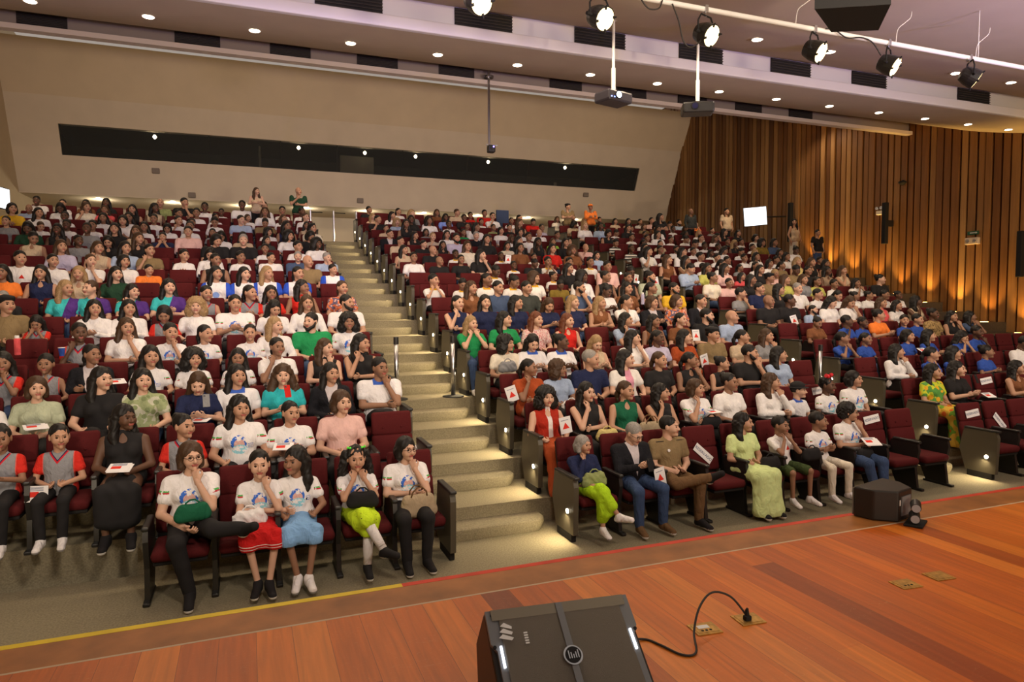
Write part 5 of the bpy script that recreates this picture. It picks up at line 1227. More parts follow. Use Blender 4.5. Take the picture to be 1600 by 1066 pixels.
s = MB(); s.box((-.21, -.14, .0245), (-.13, -.085, .0255), 0); s.box((-.20, -.132, .0256), (-.16, -.095, .0262), 1); s.box((-.155, -.132, .0256), (-.14, -.092, .0262), 1); gob('sticker', s, [M['paper'], M['ink']])
for k in range(3):
    s = MB(); s.prism([(-.262+.006*k, .155+.022*k), (-.215+.004*k, .140+.022*k), (-.205, .150+.022*k), (-.245+.006*k, .168+.022*k)], .0245, .0255, 'z'); gob('logo_stripe', s, M['white'])
s = MB()
for k in range(5): s.box((-.165, .12+.010*k, .0245), (-.150, .126+.010*k, .0255))
gob('logo_mark', s, M['white'])
def cable(name, pts, r, label, m=None):
    P = []
    for i in range(len(pts)-1):
        p0, p1, p2, p3 = [Vector(pts[max(0, min(len(pts)-1, i+k))]) for k in (-1, 0, 1, 2)]
        for u in range(6):
            q = u/6; P.append(.5*((2*p1)+(-p0+p2)*q+(2*p0-5*p1+4*p2-p3)*q*q+(-p0+3*p1-3*p2+p3)*q**3))
    P.append(Vector(pts[-1])); s = MB(); s.tube(P, r, 8); return prop(s.obj(name, m or M['cable'], smooth=True), label, 'cable')
cable('power_cable', [(1.36, 2.50, 1.10), (1.50, 2.66, 1.06), (1.70, 2.69, 1.027), (1.75, 2.61, 1.027), (1.79, 2.50, 1.027), (1.86, 2.49, 1.028), (1.93, 2.60, 1.06), (2.02, 2.68, 1.13), (2.14, 2.74, 1.16), (2.24, 2.72, 1.13), (2.29, 2.66, 1.05)], .0055, 'thin dark power cable looping from the wedge loudspeaker to the floor socket')
cable('signal_cable', [(.86, 2.46, 1.08), (.78, 2.48, 1.04), (.62, 2.42, 1.027), (.45, 2.30, 1.027), (.30, 2.1, 1.027)], .005, 'thin black cable trailing off the side of the wedge loudspeaker away from the sockets')
cable('floor_cable', [(-1.18, 3.30, 1.03), (-.98, 3.12, 1.035), (-.72, 2.98, 1.03), (-.48, 2.88, 1.03), (-.2, 2.7, 1.03)], .012, 'thick black cable lying on the boards at the yellow-taped end of the stage', M['blackm'])
M['brass'] = mat('brass_plate', (.48, .27, .07), .4, metal=.5, noise_=.3, nscale=40)
for (x, y, lab, kind) in ((2.045, 2.67, 'brass floor socket plate with three black holes under the cable loop', 1), (2.31, 2.67, 'brass floor socket plate that the black plug is pushed into', 2), (3.42, 2.68, 'brass floor socket plate with three black holes, with no cable near it', 1), (3.70, 2.69, 'plain worn brass floor plate, the plate farthest along the stage from the wedge loudspeaker', 0)):
    t = thing('floor_socket', (x, y, 1.02), lab, 'socket', rz=-.1)
    s = MB(); s.box((-.068, -.055, 0), (.068, .055, .006), bev=.002); s.obj('socket_plate', M['brass'], t)
    s = MB(); s.box((-.055, -.043, .006), (.055, .043, .008)); s.obj('inner_plate', M['brass'], t)
    if kind == 1:
        s = MB()
        for k in (-1, 0, 1): s.cyl((-.005+k*.022, -.025, .0075), (-.005+k*.022, -.025, .0095), .007, 12)
        s.obj('socket_hole', M['blackm'], t)
        if x < 3:
            s = MB(); s.box((-.035, -.005, .008), (.025, .025, .0095)); s.obj('paper_label', M['paper'], t)
t = thing('power_plug', (2.29, 2.655, 1.028), 'black three-pin plug standing in the brass floor plate', 'plug')
s = MB(); s.box((-.018, -.014, 0), (.018, .014, .025), bev=.005); s.tube([(0, 0, .02), (0, .004, .05), (0, 0, .06)], [.012, .009, .006], 8); s.obj('plug_body', M['blackm'], t)
# small speaker on the stage edge
t = thing('small_loudspeaker', (4.40, 3.62, 1.021), 'compact black loudspeaker standing on the red-taped stage edge, its back to the boards', 'loudspeaker', rz=math.radians(14))
s = MB(); s.prism([(-.21, .14), (.21, .14), (.20, .0), (.10, -.13), (-.10, -.13), (-.20, .0)], 0, .225, 'z'); o = s.obj('cabinet', M['rubber'], t); bv = o.modifiers.new('b', 'BEVEL'); bv.width = .012; bv.segments = 2
s = MB(); s.box((-.205, .14, .01), (.205, .155, .215), bev=.01); s.obj('front_grille', M['grille'], t)
s = MB(); s.box((-.06, -.137, .04), (.07, -.127, .18)); s.obj('connector_panel', M['frame'], t)
s = MB(); s.box((-.085, -.134, .12), (-.075, -.129, .16)); s.obj('sticker', M['white'], t)
t = thing('floor_lamp', (4.42, 3.40, 1.021), 'little twin-lens floor spotlight on a flat black base behind the compact loudspeaker', 'lamp', rz=.5)
s = MB(); s.box((-.10, -.06, 0), (.10, .06, .015), bev=.004); s.obj('base', M['blackm'], t)
for a, zz in ((-.03, .055), (.0, .125)):
    s = MB(); s.tube([(a-.045, -.01, zz), (a+.045, .01, zz+.01)], [.032, .036], 16); h = s.obj('lamp_head', M['black'], t)
    s = MB(); s.cyl((a-.052, -.011, zz), (a-.045, -.01, zz), .028, 16); s.obj('lens', mat('grey_lens', (.4, .42, .45), .15) if 'grey_lens' not in bpy.data.materials else bpy.data.materials['grey_lens'], h)
# lighting bar and lamps
BY, BZ = 6.5, CZ+3.29
s = MB(); s.cyl((-2, BY, BZ), (16, BY, BZ), .03, 12); prop(s.obj('lighting_bar', M['white'], smooth=True), 'long white pipe hung under the ceiling carrying the stage lamps', 'pipe')
for i in range(7):
    x = -1+2.6*i; s = MB(); s.cyl((x, BY, BZ), (x, BY, 6.57), .006, 6); prop(s.obj('hanging_wire', M['white']), 'thin wire holding the lighting bar, %s from its plaster wall end' % ORD[i], 'wire', 'hanging wires')
PL = ['topmost stage lamp at the picture edge, nearest the hall side wall', 'glowing stage lamp directly above the lit projector', 'glowing stage lamp above the dark projector', 'glowing stage lamp just under the hanging black speaker box', 'glowing stage lamp second from the wood wall end of the bar', 'tilted stage lamp nearest the wood wall end of the bar']
for i, (x, z) in enumerate([(2.18, 5.58), (3.54, 5.62), (4.89, 5.63), (6.48, 5.65), (7.71, 5.63), (9.22, 5.65)]):
    t = thing('stage_lamp', (x, BY-.02, z), PL[i], 'stage lamp', 'stage lamps on the bar')
    az = math.radians((20, 20, 22, 30, 34, 60)[i]); d = Vector((math.sin(az)*.8, -math.cos(az), -.55)).normalized()
    s = MB(); c = Vector((0, 0, 0)); s.tube([c-d*.13, c-d*.11, c-d*.02, c+d*.07, c+d*.09], [.05, .095, .12, .125, .125], 24); s.obj('lamp_body', M['black'], t, smooth=False)
    s = MB(); s.cyl(c+d*.088, c+d*.094, .112, 24); s.obj('lens', M['par'], t)
    r = Vector((d.y, -d.x, 0)).normalized(); s = MB(); s.tube([c+r*.14, c+r*.145+Vector((0, 0, .12)), c+r*.09+Vector((0, 0, .20)), c-r*.09+Vector((0, 0, .20)), c-r*.145+Vector((0, 0, .12)), c-r*.14], .010, 6); s.obj('yoke', M['blackm'], t)
    s = MB(); s.cyl(c+r*.12, c+r*.19, .018, 10); s.obj('tilt_knob', M['blackm'], t)
    s = MB(); s.cyl((0, 0, .19), (0, .02, BZ-z), .009, 6); s.box((-.02, -.02, BZ-z-.045), (.02, .045, BZ-z+.035)); s.obj('clamp', M['metal'], t)
    s = MB()
    for k in range(4):
        a = 2*math.pi*k/4+.4; up = d.cross(r); q = (r*math.cos(a)+up*math.sin(a)); s.tube([c+d*.09+q*.10, c+d*.11+q*.14], [.02, .006], 5)
    s.obj('barn_clip', M['blackm'], t)
    lamp('stage_lamp_light', 'SPOT', Vector((x, BY-.02, z))+d*.12, 160, (1, .80, .52), aim=Vector((x, BY, z))+d*5, size=.1, cone=70, blend=.7)
cable('lamp_cable', [(4.0, 6.45, 5.93), (4.03, 6.44, 5.85), (4.12, 6.44, 5.78), (4.24, 6.44, 5.80), (4.30, 6.46, 5.90)], .008, 'short black cable loop hanging under the bar between two stage lamps')
cable('lamp_cable', [(4.42, 6.45, 5.88), (4.5, 6.44, 5.70), (4.56, 6.44, 5.5), (4.66, 6.44, 5.44), (4.78, 6.44, 5.52), (4.84, 6.46, 5.62)], .008, 'black cable drooping to the stage lamp above the dark projector')
cable('lamp_cable', [(6.62, 6.45, 5.92), (6.75, 6.44, 5.92), (6.95, 6.44, 5.85), (7.2, 6.45, 5.89), (7.4, 6.46, 5.86), (7.55, 6.46, 5.72)], .008, 'black cable taped along the bar towards the second lamp from the wood wall')
for k, (px, lab) in enumerate(((6.35, 'curly white cable end above the bar beside the hanging speaker box'), (8.0, 'curly white cable above the bar over the second lamp from the wood wall'), (9.5, 'curly white cable above the bar over the last lamp by the wood wall'))):
    cable('white_cable', [(px-.15, 6.5, 5.935), (px-.12, 6.5, 6.1), (px, 6.5, 6.2), (px+.1, 6.5, 6.28), (px+.12, 6.5, 6.36)], .005, lab, M['white'])
t = thing('hanging_speaker', (5.36, 5.0, 5.28), 'large black speaker box hung from the ceiling above the lighting bar', 'loudspeaker')
s = MB(); s.prism([(-.47, -.1), (.1, -.42), (.50, .05), (.1, .25)], 0, .5, 'z'); s.obj('cabinet', M['blackm'], t)
s = MB(); s.cyl((-.2, 0, .5), (-.2, 0, 1.25), .012, 8); s.cyl((.25, 0, .5), (.25, 0, 1.25), .012, 8); s.obj('hanging_rod', M['black'], t)
def projector(x, y, z, ztop, lit, lab):
    t = thing('projector', (x, y, z), lab, 'projector', rz=.25 if lit else -.5)
    s = MB(); s.box((-.25, -.17, -.09), (.25, .17, .075), bev=.03); s.obj('housing', M['black'] if not lit else mat('projector_grey', (.05, .045, .055), .4), t)
    s = MB(); s.cyl((-.06, -.185, 0), (-.06, -.165, 0), .062, 20); s.obj('lens_ring', M['blackm'], t)
    s = MB(); s.cyl((-.06, -.19, 0), (-.06, -.184, 0), .045, 20); s.obj('lens', emat('projector_beam', (.55, .65, 1), 30) if lit else mat('dark_lens', (.02, .02, .06), .08), t)
    s = MB(); s.box((-.10, -.08, .075), (.10, .08, .10)); s.box((-.02, -.02, .1), (.02, .02, .16)); s.obj('mount_plate', M['metal'] if lit else M['blackm'], t)
    s = MB(); s.cyl((0, 0, .1), (0, 0, ztop-z), .022, 12); s.cyl((0, 0, .1), (0, 0, .45), .032, 12); s.cyl((0, 0, ztop-z-.02), (0, 0, ztop-z), .07, 12); s.obj('pole', M['white'], t)
    if lit:
        for k in (0, 1):
            s = MB(); s.box((-.21+.06*k, -.176, -.05), (-.19+.06*k, -.168, -.035)); s.obj('status_light', emat('blue_status', (.2, .3, 1), 6) if 'blue_status' not in bpy.data.materials else bpy.data.materials['blue_status'], t)
projector(5.32, 9.3, CZ+3.13, prof_z(PROF2, 9.3)+.02, True, 'projector with bright blue-white lens hanging on a white pole')
projector(6.87, 9.3, CZ+3.12, prof_z(PROF2, 9.3)+.02, False, 'dark unlit projector hanging on a white pole in front of the wood wall corner')
t = thing('ceiling_camera', (5.66, 15.85, CZ+3.80), 'small black camera at the end of a long thin pole before the booth window', 'camera')
s = MB(); s.box((-.09, -.09, -.13), (.09, .09, .05), bev=.03); s.cyl((0, -.11, -.02), (0, -.08, -.02), .045, 14); s.obj('camera_body', M['black'], t)
s = MB(); s.cyl((.03, -.115, 0), (.03, -.10, 0), .02, 8); s.obj('indicator', emat('violet_indicator', (.2, .15, 1), 8), t)
s = MB(); s.cyl((-.05, 0, .05), (-.05, 0, 1.82), .03, 10); s.cyl((-.05, 0, 1.66), (-.05, 0, 1.70), .12, 14); s.box((-.12, -.02, .04), (.16, .02, .07)); s.obj('pole', M['metal'], t)
# wall fittings
def wall_speaker(y, z, h, lab):
    t = thing('column_speaker', (XW-.35, y, z), lab, 'loudspeaker', 'column speakers on the wood wall')
    s = MB(); s.box((-.08, -.075, -h/2), (.08, .075, h/2), bev=.02); s.obj('speaker_body', M['blackm'], t)
    s = MB(); s.box((.08, -.05, -.10), (.36, .05, .10)); s.obj('wall_bracket', M['black'], t)
wall_speaker(20.7, 2.62+3.05, 1.5, 'tall narrow black speaker on the wood wall beside the bright screen')
wall_speaker(16.5, 2.62+2.55, 1.35, 'tall narrow black speaker on the wood wall, the middle one of three')
wall_speaker(12.25, 2.62+1.25, 1.25, 'tall narrow black speaker low on the wood wall at the picture edge')
t = thing('exit_sign', (XW-.06, 13.78, 2.62+1.98), 'small green arrow sign above the emergency lamp on the wood wall', 'sign')
s = MB(); s.box((0, -.16, -.05), (.03, .16, .05)); s.obj('sign_plate', mat('sign_green', (.02, .12, .07), .5), t)
s = MB(); s.box((-.004, -.10, -.012), (0, .08, .012)); s.prism([(-.14, 0), (-.09, .03), (-.09, -.03)], -.004, 0, 'x'); s.obj('arrow', M['white'], t)
t = thing('emergency_lamp', (XW-.1, 13.78, 2.62+1.74), 'pale emergency lamp box below the green arrow sign', 'lamp')
s = MB(); s.box((-.02, -.2, -.1), (.1, .2, .1), bev=.02); s.obj('housing', mat('pale_housing', (.6, .5, .4), .5), t)
s = MB(); s.cyl((-.04, -.1, 0), (-.02, -.1, 0), .05, 12); s.cyl((-.04, .1, 0), (-.02, .1, 0), .05, 12); s.obj('reflector', M['metal'], t)
t = thing('dome_camera', (XW-.1, 16.1, 2.62+3.84), 'dark round camera dome high on the wood wall', 'camera')  # this fitting is a dome camera
s = MB(); s.tube([(.1, 0, .05), (0, 0, .05), (0, 0, 0)], .02, 8); s.tube([(0, 0, .02), (0, 0, -.03), (0, 0, -.1)], [.12, .12, .04], 14); s.obj('dome', M['blackm'], t)
t = thing('emergency_lamp', (XW-.1, 16.93, 2.62+3.05), 'small twin-head emergency lamp beside the middle column speaker', 'lamp')
s = MB(); s.box((-.02, -.13, -.16), (.1, .13, -.02), bev=.02); s.obj('housing', M['white'], t)
s = MB(); s.cyl((-.05, -.08, .06), (0, -.08, .06), .055, 12); s.cyl((-.05, .08, .06), (0, .08, .06), .055, 12); s.obj('lamp_head', M['metal'], t)
t = thing('television', (17.7, 20.4, CZ+3.16), 'bright white screen tilted in front of the wood wall', 'screen', rz=-.45)
t.rotation_euler = (0.0, -.08, -.42)
s = MB(); s.box((-.43, 0, -.35), (.43, .05, .35), bev=.012); s.obj('screen_frame', M['black'], t)
s = MB(); s.box((-.41, -.006, -.33), (.41, 0, .33)); s.obj('screen_glass', M['screen'], t)
s = MB(); s.tube([(0, .05, 0), (.4, .5, 0), (1.5, 1.1, 0)], .03, 8); s.obj('wall_arm', M['black'], t)
t = thing('television', (-6.75, 24.6, CZ+3.22), 'bright pale screen on the hall side wall seen nearly edge on', 'screen', rz=1.36)
s = MB(); s.box((-.45, 0, -.33), (.45, .06, .33), bev=.012); s.obj('screen_frame', M['black'], t)
s = MB(); s.box((-.42, -.006, -.30), (.42, 0, .30)); s.obj('screen_glass', M['screen'], t)
s = MB(); s.tube([(0, .05, 0), (-.3, .5, 0), (-.8, 1.1, 0)], .03, 8); s.obj('wall_arm', M['black'], t)
for x, z, lab in ((-3.1, 7.7, 'little grey sensor on the rear wall under the booth window, near its plaster wall end'), (-1.9, 6.9, 'small grey grille box on the rear wall above the upper rows'), (4.6, 7.0, 'small grey grille box on the rear wall above the stair head'), (15.2, 7.75, 'tiny dark hook on the rear wall under the booth window, near the wood wall')):
    s = MB(); s.box((x-.13, wy(z)-.1, z-.1), (x+.13, wy(z)+.02, z+.1), bev=.02); prop(s.obj('wall_sensor', mat('sensor_grey', (.22, .18, .15), .6) if 'sensor_grey' not in bpy.data.materials else bpy.data.materials['sensor_grey']), lab, 'sensor')
s = MB(); s.box((8.0, 21.9, zr(16)), (8.45, 21.96, zr(16)+1.25), bev=.01); prop(s.obj('banner_stand', mat('banner_navy', (.03, .05, .11), .7)), 'dark blue standing panel behind the topmost row of the middle block', 'banner')
for i in range(3):
    t = thing('barrier_post', ((1.9, 2.6, 3.3)[i], 22.0, zr(16)), ('thin steel barrier post at the stair head, nearest the plaster wall block', 'middle steel barrier post at the stair head', 'steel barrier post at the stair head beside the end seat of the middle block')[i], 'barrier post', 'posts at the stair head')
    s = MB(); s.cyl((0, 0, 0), (0, 0, 1.0), .03, 12); s.obj('post', M['metal'], t)
    s = MB(); s.cyl((0, 0, 0), (0, 0, .03), .16, 20); s.obj('base', M['blackm'], t)
    if i < 2:
        s = MB(); s.tube([(0, 0, .93), (.36, 0, .93)], .014, 6); s.obj('belt', M['blackm'], t)
for i, (x, y, z, lab) in enumerate(((2.12, 10.35, zr(4), 'steel stanchion on the lower stairs beside the man in the white polo shirt'), (3.02, 10.33, zr(4), 'steel stanchion on a black disc at the middle block side of the lower stairs'), (9.78, 9.5, zr(3), 'steel stanchion on the far stairs just above the girl with red bows'), (9.5, 10.6, zr(4), 'steel stanchion on the far stairs beside the middle block end seat'))):
    t = thing('stanchion', (x, y, z), lab, 'stanchion', 'stanchions on the stairs')
    s = MB(); s.cyl((0, 0, .02), (0, 0, .88), .034, 18); s.obj('post', M['metal'], t, smooth=True)
    s = MB(); s.tube([(0, 0, 0), (0, 0, .015), (0, 0, .03)], [.17, .17, .05], 28); s.obj('base', M['blackm'], t)
    s = MB(); s.cyl((0, 0, .86), (0, 0, .97), .040, 18); s.obj('belt_head', M['black'], t)
# uplights along the wood wall
for r in range(1, 15):
    y = 7.05+P0*(r-1)+.45; s = MB(); s.cyl((XW-.3, y, zr(r)+.01), (XW-.3, y, zr(r)+.022), .10, 16)
    prop(s.obj('floor_uplight', emat('amber_glow', (1, .55, .13), 14) if r == 1 else bpy.data.materials['amber_glow']), 'amber uplight set in the wall-side step, level with the %s row' % ORD[r], 'light', 'uplights along the wood wall')
    lamp('uplight_lamp', 'SPOT', (XW-.3, y, zr(r)+.05), 170, (1, .56, .13), aim=(XW-.02, y, zr(r)+2.6), size=.05, cone=75, blend=.9)

# ------------------------------------------------------------------ seats in the hall
def in_view(X, Y, Z, m=1.15):
    v = Vector((X, Y, Z-CZ)); d = v.dot(cf_); return d > 1 and abs(v.dot(cr_))/d*1058.99 < 800*m and abs(v.dot(cu_))/d*1058.99 < 640*m
TW = {'w': 'woman', 'g': 'girl', 'b': 'boy', 'm': 'man'}
OCC = {}
PEOPLE = [l.split() for l in PEOPLE_DATA.strip().split('\n')]
for p in PEOPLE:
    if p[0] in 'ABC': OCC[(p[0], int(p[1]), int(p[2]))] = p
slots = sorted([(yr(r)**2+seat_x(b, i)**2, b, r, i) for b in 'ABC' for r in range(0, NR) for i in range(seats_in(b, r)) if in_view(seat_x(b, i), yr(r)+.4, zr(r)+.8) and not (b == 'A' and r == 16)])
NS = 300; big = MB(); bigv = []; bigo = None
def seat_xform(b, i, r): return Vector((seat_x(b, i), yr(r), zr(r)))
stuff_parts = []
SM = {'backrest': 0, 'seat_cushion': 0, 'seat_pan': 1, 'back_shell': 2, 'end_panel': 3, 'armrest': 2, 'end_armrest': 2, 'stand': 2, 'end_foot': 1, 'step_lamp': 4, 'lamp_ring': 5}
for n_, (_, b, r, i) in enumerate(slots):
    loc = seat_xform(b, i, r)
    if n_ < NS:
        occ = OCC.get((b, r, i)); who = 'under the %s' % TW[occ[5]] if occ else 'standing empty'
        t = thing('theatre_seat', loc, 'maroon seat %s, %s row, %s from stairs, %s' % (who, ORD[r], ORD[i], BN[b]), 'seat', 'maroon theatre seats')
        for k, dx in seat_parts(b, i, r, seats_in(b, r)): link(SEAT[k].name.split('.')[0], SEAT[k], t, (dx, 0, 0))
    else:
        for k, dx in seat_parts(b, i, r, seats_in(b, r)):
            me = SEAT[k]; co = np.empty(len(me.vertices)*3, np.float32); me.vertices.foreach_get('co', co); co = co.reshape(-1, 3)+np.array((loc.x+dx, loc.y, loc.z), np.float32)
            stuff_parts.append((co, [list(p.vertices) for p in me.polygons], SM[k]))
    if i == 0 and BLK[b][1] > 0:
        lx = loc.x-(BLK[b][2]/2+.02); lamp('step_lamp_light', 'SPOT', (lx-.05, loc.y+.15, loc.z+.33), 34, (1, .80, .48), aim=(lx-.30, loc.y+.22, loc.z), size=.02, cone=150, blend=1)
V = []; F = []; MI = []; bb = 0
for co, f, m in stuff_parts: V.append(co); F += [[q+bb for q in x] for x in f]; MI += [m]*len(f); bb += len(co)
if V:
    o = link('theatre_seats_beyond', mesh('theatre_seats_beyond', np.concatenate(V), F, [M['seat'], M['blackm'], M['black'], M['panel'], M['steplight'], M['metal']], MI))
    prop(o, 'the remaining maroon theatre seats filling the upper rows up to the rear wall', 'seats', kind='stuff')

# ------------------------------------------------------------------ the audience
HW = {'k': 'black', 'n': 'brown', 'y': 'blonde', 'g': 'grey', 'r': 'reddish'}
SW = {'s': 'short %s hair', 'B': '%s bob', 'l': 'long %s hair', 'w': 'wavy %s hair', 't': 'tied %s hair', 'b': '%s bun', 'u': '%s hair puffs', 'v': 'curly %s tails', 'c': 'curly %s hair', 'C': 'curly %s hair'}
CWD = dict(wh='white top', bk='black top', nv='navy top', lb='light blue top', db='dark blue top', rd='red top', co='coral top', ye='yellow top', gn='green top', dg='dark green top', kh='khaki shirt', pk='pink shirt', gy='grey top', be='beige top', bn='brown top', ro='royal blue top', cr='cream top', og='olive green top', lv='lavender top', te='teal top', pg='pale green blouse', gd='dark grey top', ol='olive brown top', lm='lime top', ta='taupe top', ru='rust red dress', yp='straw yellow top', ly='yellow-green top', bl='blue top', lg='pale lime dress', ny='neon top', br='brown uniform', gs='dark green blouse', wt='printed T-shirt', wr='red-marked T-shirt', gv='grey school vest', gr='red-sleeved school shirt', wb='blue-sleeved white shirt', tp='teal-purple shirt', yw='yellow-collared white shirt', wc='blue-trimmed polo', st='striped top', fl='orange patterned top', gp='green patterned blouse', yg='yellow-green dress', le='leopard top', pf='pink floral blouse', rw='red outfit', wp='open white jacket', bj='dark jacket', ba='pale top')
CWD['or'] = 'orange shirt'; CL['ba'] = (.6, .5, .4); clothm('ba')
def hair_style(ty, hs):
    c, st = hs[0], hs[1]
    if hs in ('kS',): return 'k', 's', 0
    if hs == 'hat' or hs == 'oc': return 'k', 's', 0
    if ty in 'mb':
        if st == 'd': return 'k', None, 0
        if st == 'r': return c, 's', 1
        if st in 'lb': return c, {'l': 'B', 'b': 'b'}[st], 0
        return c, 's', 0
    return c, {'s': 'B', 'b': 'B' if c == 'n' else 'b', 'd': 's'}.get(st, st), 0
def slot_mat(o, i, m):
    s = o.material_slots[i]; s.link = 'OBJECT'; s.material = m
rp = random.Random(11)
def person_parts(p):
    """everything about one person: list of (name, mesh, matrix, {slot: material}), root matrix, label"""
    b, r, i, X, h, ty, hs, top, sk, pose, gz = p[:11]; ex = dict(e.split(':') for e in p[11:] if ':' in e); fl = [e for e in p[11:] if ':' not in e]
    r = int(r); X = float(X); h = float(h); stand = b == 'S'
    sex = 'm' if ty == 'm' else ('w' if ty == 'w' else 'k')
    yaw = {'R': rp.choice((20, 40)), 'L': -35, 'F': rp.choice((0, 10)), 'D': rp.choice((0, 20))}[gz]; pitch = {'D': 24}.get(gz, 0)
    if stand: Y = float(ex.get('Y', 0)); z0 = float(ex.get('Z', 0)); s = min(1.1, max(.85, h/1.56)); loc = Vector((X, Y, z0)); leg = 'n'; lod = 2 if r > 12 else 1; pose = {'x': 'sx', 'c': 'sc'}.get(pose, 'sa')
    else:
        s = (h-.47)/.65 if h < 1.12 else h/1.12; s = min(1.08, max(.82 if sex != 'k' else .76, s)) if sex != 'k' else min(.98, max(.74, .86*h/1.03))
        loc = Vector((X, yr(r), zr(r)+(.47*(1-s) if s < 1 else 0))); lod = 0 if r <= 1 else (1 if r <= 6 else 2)
        leg = ex.get('L') or (rp.choice('nnio') if r < 4 and sex != 'k' else 'n')
        if pose in 'at' and lod < 2: pose = rp.choice('aaat')
    if lod == 2: yaw = {20: 30, 40: 30, 10: 0}.get(yaw, yaw); leg = 'n'
    J = skel(sex, pose, leg); hm = head_matrix(J, sex, yaw, pitch); hc, hst, beard = hair_style(ty, hs); hk = 'h'+hc
    if hs in ('bd', 'hat'): hk = 'hk'
    out = [('body', body_mesh(sex, pose, leg, lod, yaw, pitch), None, {0: M['sk%s' % sk], 2: M[hk]})]
    if False: pass
    if hst: out.append(('hair', hair_mesh(hst, lod), hm, {0: M[hk]}))
    if beard: out.append(('beard', hair_mesh('r', lod), hm, {0: M[hk]}))
    if ty == 'm' and hs[1] == 'c' or 'cap' in fl or hs in ('hat', 'oc'): out.append(('cap', cap_mesh({'oc': 'cap', 'hat': 'hat'}.get(hs, 'beret')), hm, {0: clothm('or') if hs == 'oc' else M['bk']}))
    kind = ex.get('K')
    if not kind:
        if top in ('bj',): kind = 'l'
        elif ty == 'w' and top in ('be', 'bk', 'bn', 'yp', 'ta', 'co', 'rd', 'nv'): kind = rp.choice('ns')
        elif ty == 'm' and top in ('lb', 'db', 'or', 'gd', 'pk'): kind = rp.choice('ls')
        elif top in ('wh', 'cr', 'lv') and ty == 'w': kind = rp.choice('ssl')
        elif top == 'gv': kind = 'n' if ty == 'b' else 's'
        else: kind = 's'
    if top == 'gv' and kind == 's': top = 'gr'
    out.append(('dress_top' if top in ('lg', 'yg', 'ru') else 'shirt', top_mesh(sex, pose, kind, lod), None, {0: clothm(top)}))
    bt = ex.get('T') or ('p:'+('bk' if rp.random() < .78 else 'je')); bk, bc = bt[0], bt.split('_')[-1].replace('p:', '')
    if stand and not ex.get('T'): bk = 'p'
    out.append(({'p': 'trousers', 'h': 'shorts', 's': 'skirt', 'd': 'long_skirt', 'm': 'skirt'}[bk], bottom_mesh(sex, leg, bk, lod, int(stand)), None, {0: clothm(bc)}))
    sc_ = ex.get('F', 'bk' if rp.random() < .5 else 'wh')
    for sd in (0, 1): out.append(('shoe', shoe_mesh(leg, sd, int(stand), sex), None, {0: clothm(sc_), 1: M['solg'] if sc_ == 'wh' else M['sole']}))
    if 'sock' in fl:
        sm = MB()
        for sd in (0, 1):
            k_, a_ = J['knee'][sd], J['ank'][sd]; q0, q1 = Vector(lerp(k_, a_, .15)), Vector(a_); sm2 = MB(); sm2.tube([q0, (q0+q1)/2, q1], [.056, .052, .042], 14); out.append(('sock', sm2.mesh('sock', M['wh'], True), None, {}))
    if 'gl' in fl:
        g = MB()
        for sx in (-1, 1):
            ring = [(sx*.031+.021*math.cos(a), -.098, .004+.017*math.sin(a)) for a in [2*math.pi*q/14 for q in range(15)]]; g.tube(ring, .0022, 5); g.tube([(sx*.052, -.096, .006), (sx*.075, -.05, .006), (sx*.082, .01, .004)], .0022, 5)
        g.tube([(-.010, -.1, .006), (.010, -.1, .006)], .0022, 5); out.append(('glasses', g.mesh('glasses', M['blackm']), hm, {}))
    if 'bow' in fl:
        g = MB()
        for sx in (-1, 1): g.tube([(sx*.03, -.01, .135), (sx*.06, -.015, .14), (sx*.085, -.01, .15)], [.03, .008, .03], 8)
        out.append(('hair_bow', g.mesh('hair_bow', mat('red_bow', (.6, .02, .03), .6)), hm, {}))
    if 'gbow' in fl:
        g = MB()
        for sx in (-1, 1): g.tube([(sx*.05, -.0, .10), (sx*.065, -.005, .105), (sx*.08, -.0, .11)], [.014, .005, .014], 8)
        out.append(('hair_bow', g.mesh('hair_bow', mat('green_bow', (.1, .8, .05), .6)), hm, {}))
    if 'badge' in fl:
        g = MB(); g.cyl((-.07, .285, .86), (-.07, .295, .86), .018, 12); out.append(('badge', g.mesh('badge', M['paper']), None, {}))
        g = MB(); g.box((-.20, .37, .955), (-.09, .43, .962)); g.box((.09, .37, .955), (.20, .43, .962)); out.append(('epaulette', g.mesh('epaulette', M['bk']), None, {}))
    if 'neck' in fl:
        g = MB(); pts = [(.09*math.sin(a), .375-.075*math.cos(a)*.9, .93-.09*(1+math.cos(a))) for a in [2*math.pi*q/24 for q in range(25)]]; g.tube(pts, .006, 6); out.append(('necklace', g.mesh('necklace', clothm('kh')), None, {}))
    Mr = Matrix.Translation(loc) @ Matrix.Scale(s, 4)
    w = TW[ty]; hd = '' if hs == 'hat' else ('bald' if hs == 'bd' else (SW[hst] % HW[hc] if hst else ''))
    if 'cap' in fl or hs == 'kc' and ty == 'm': hd = 'dark beret'
    if hs == 'oc': hd = 'orange cap'
    if hs == 'hat': hd = 'black hat'
    if beard: hd = 'beard'
    pw = {'x': 'arms crossed', 'c': 'hand on chin', 'd': 'hand on chin', 'b': 'hands at face', 'p': 'looking at hands'}.get(p[9], '')
    if stand: lab = 'standing %s with %s, %s, %s' % (w, hd, CWD[p[7]], ex.get('W', '').replace('_', ' '))
    elif 'W' in ex: lab = ex['W'].replace('_', ' ')
    else:
        lab = '%s with %s, %s, %s row, %s from stairs, %s' % (w, hd, CWD[p[7]], ORD[r], ORD[int(i)], {'A': 'plaster-wall block', 'B': 'middle block', 'C': 'wood-wall block'}[b])
        if len(lab.replace('-', ' ').split()) > 16 and False: pass
        if hd == 'bald': lab = lab.replace('with bald', 'bald').replace('man bald', 'bald man')
    return out, Mr, lab
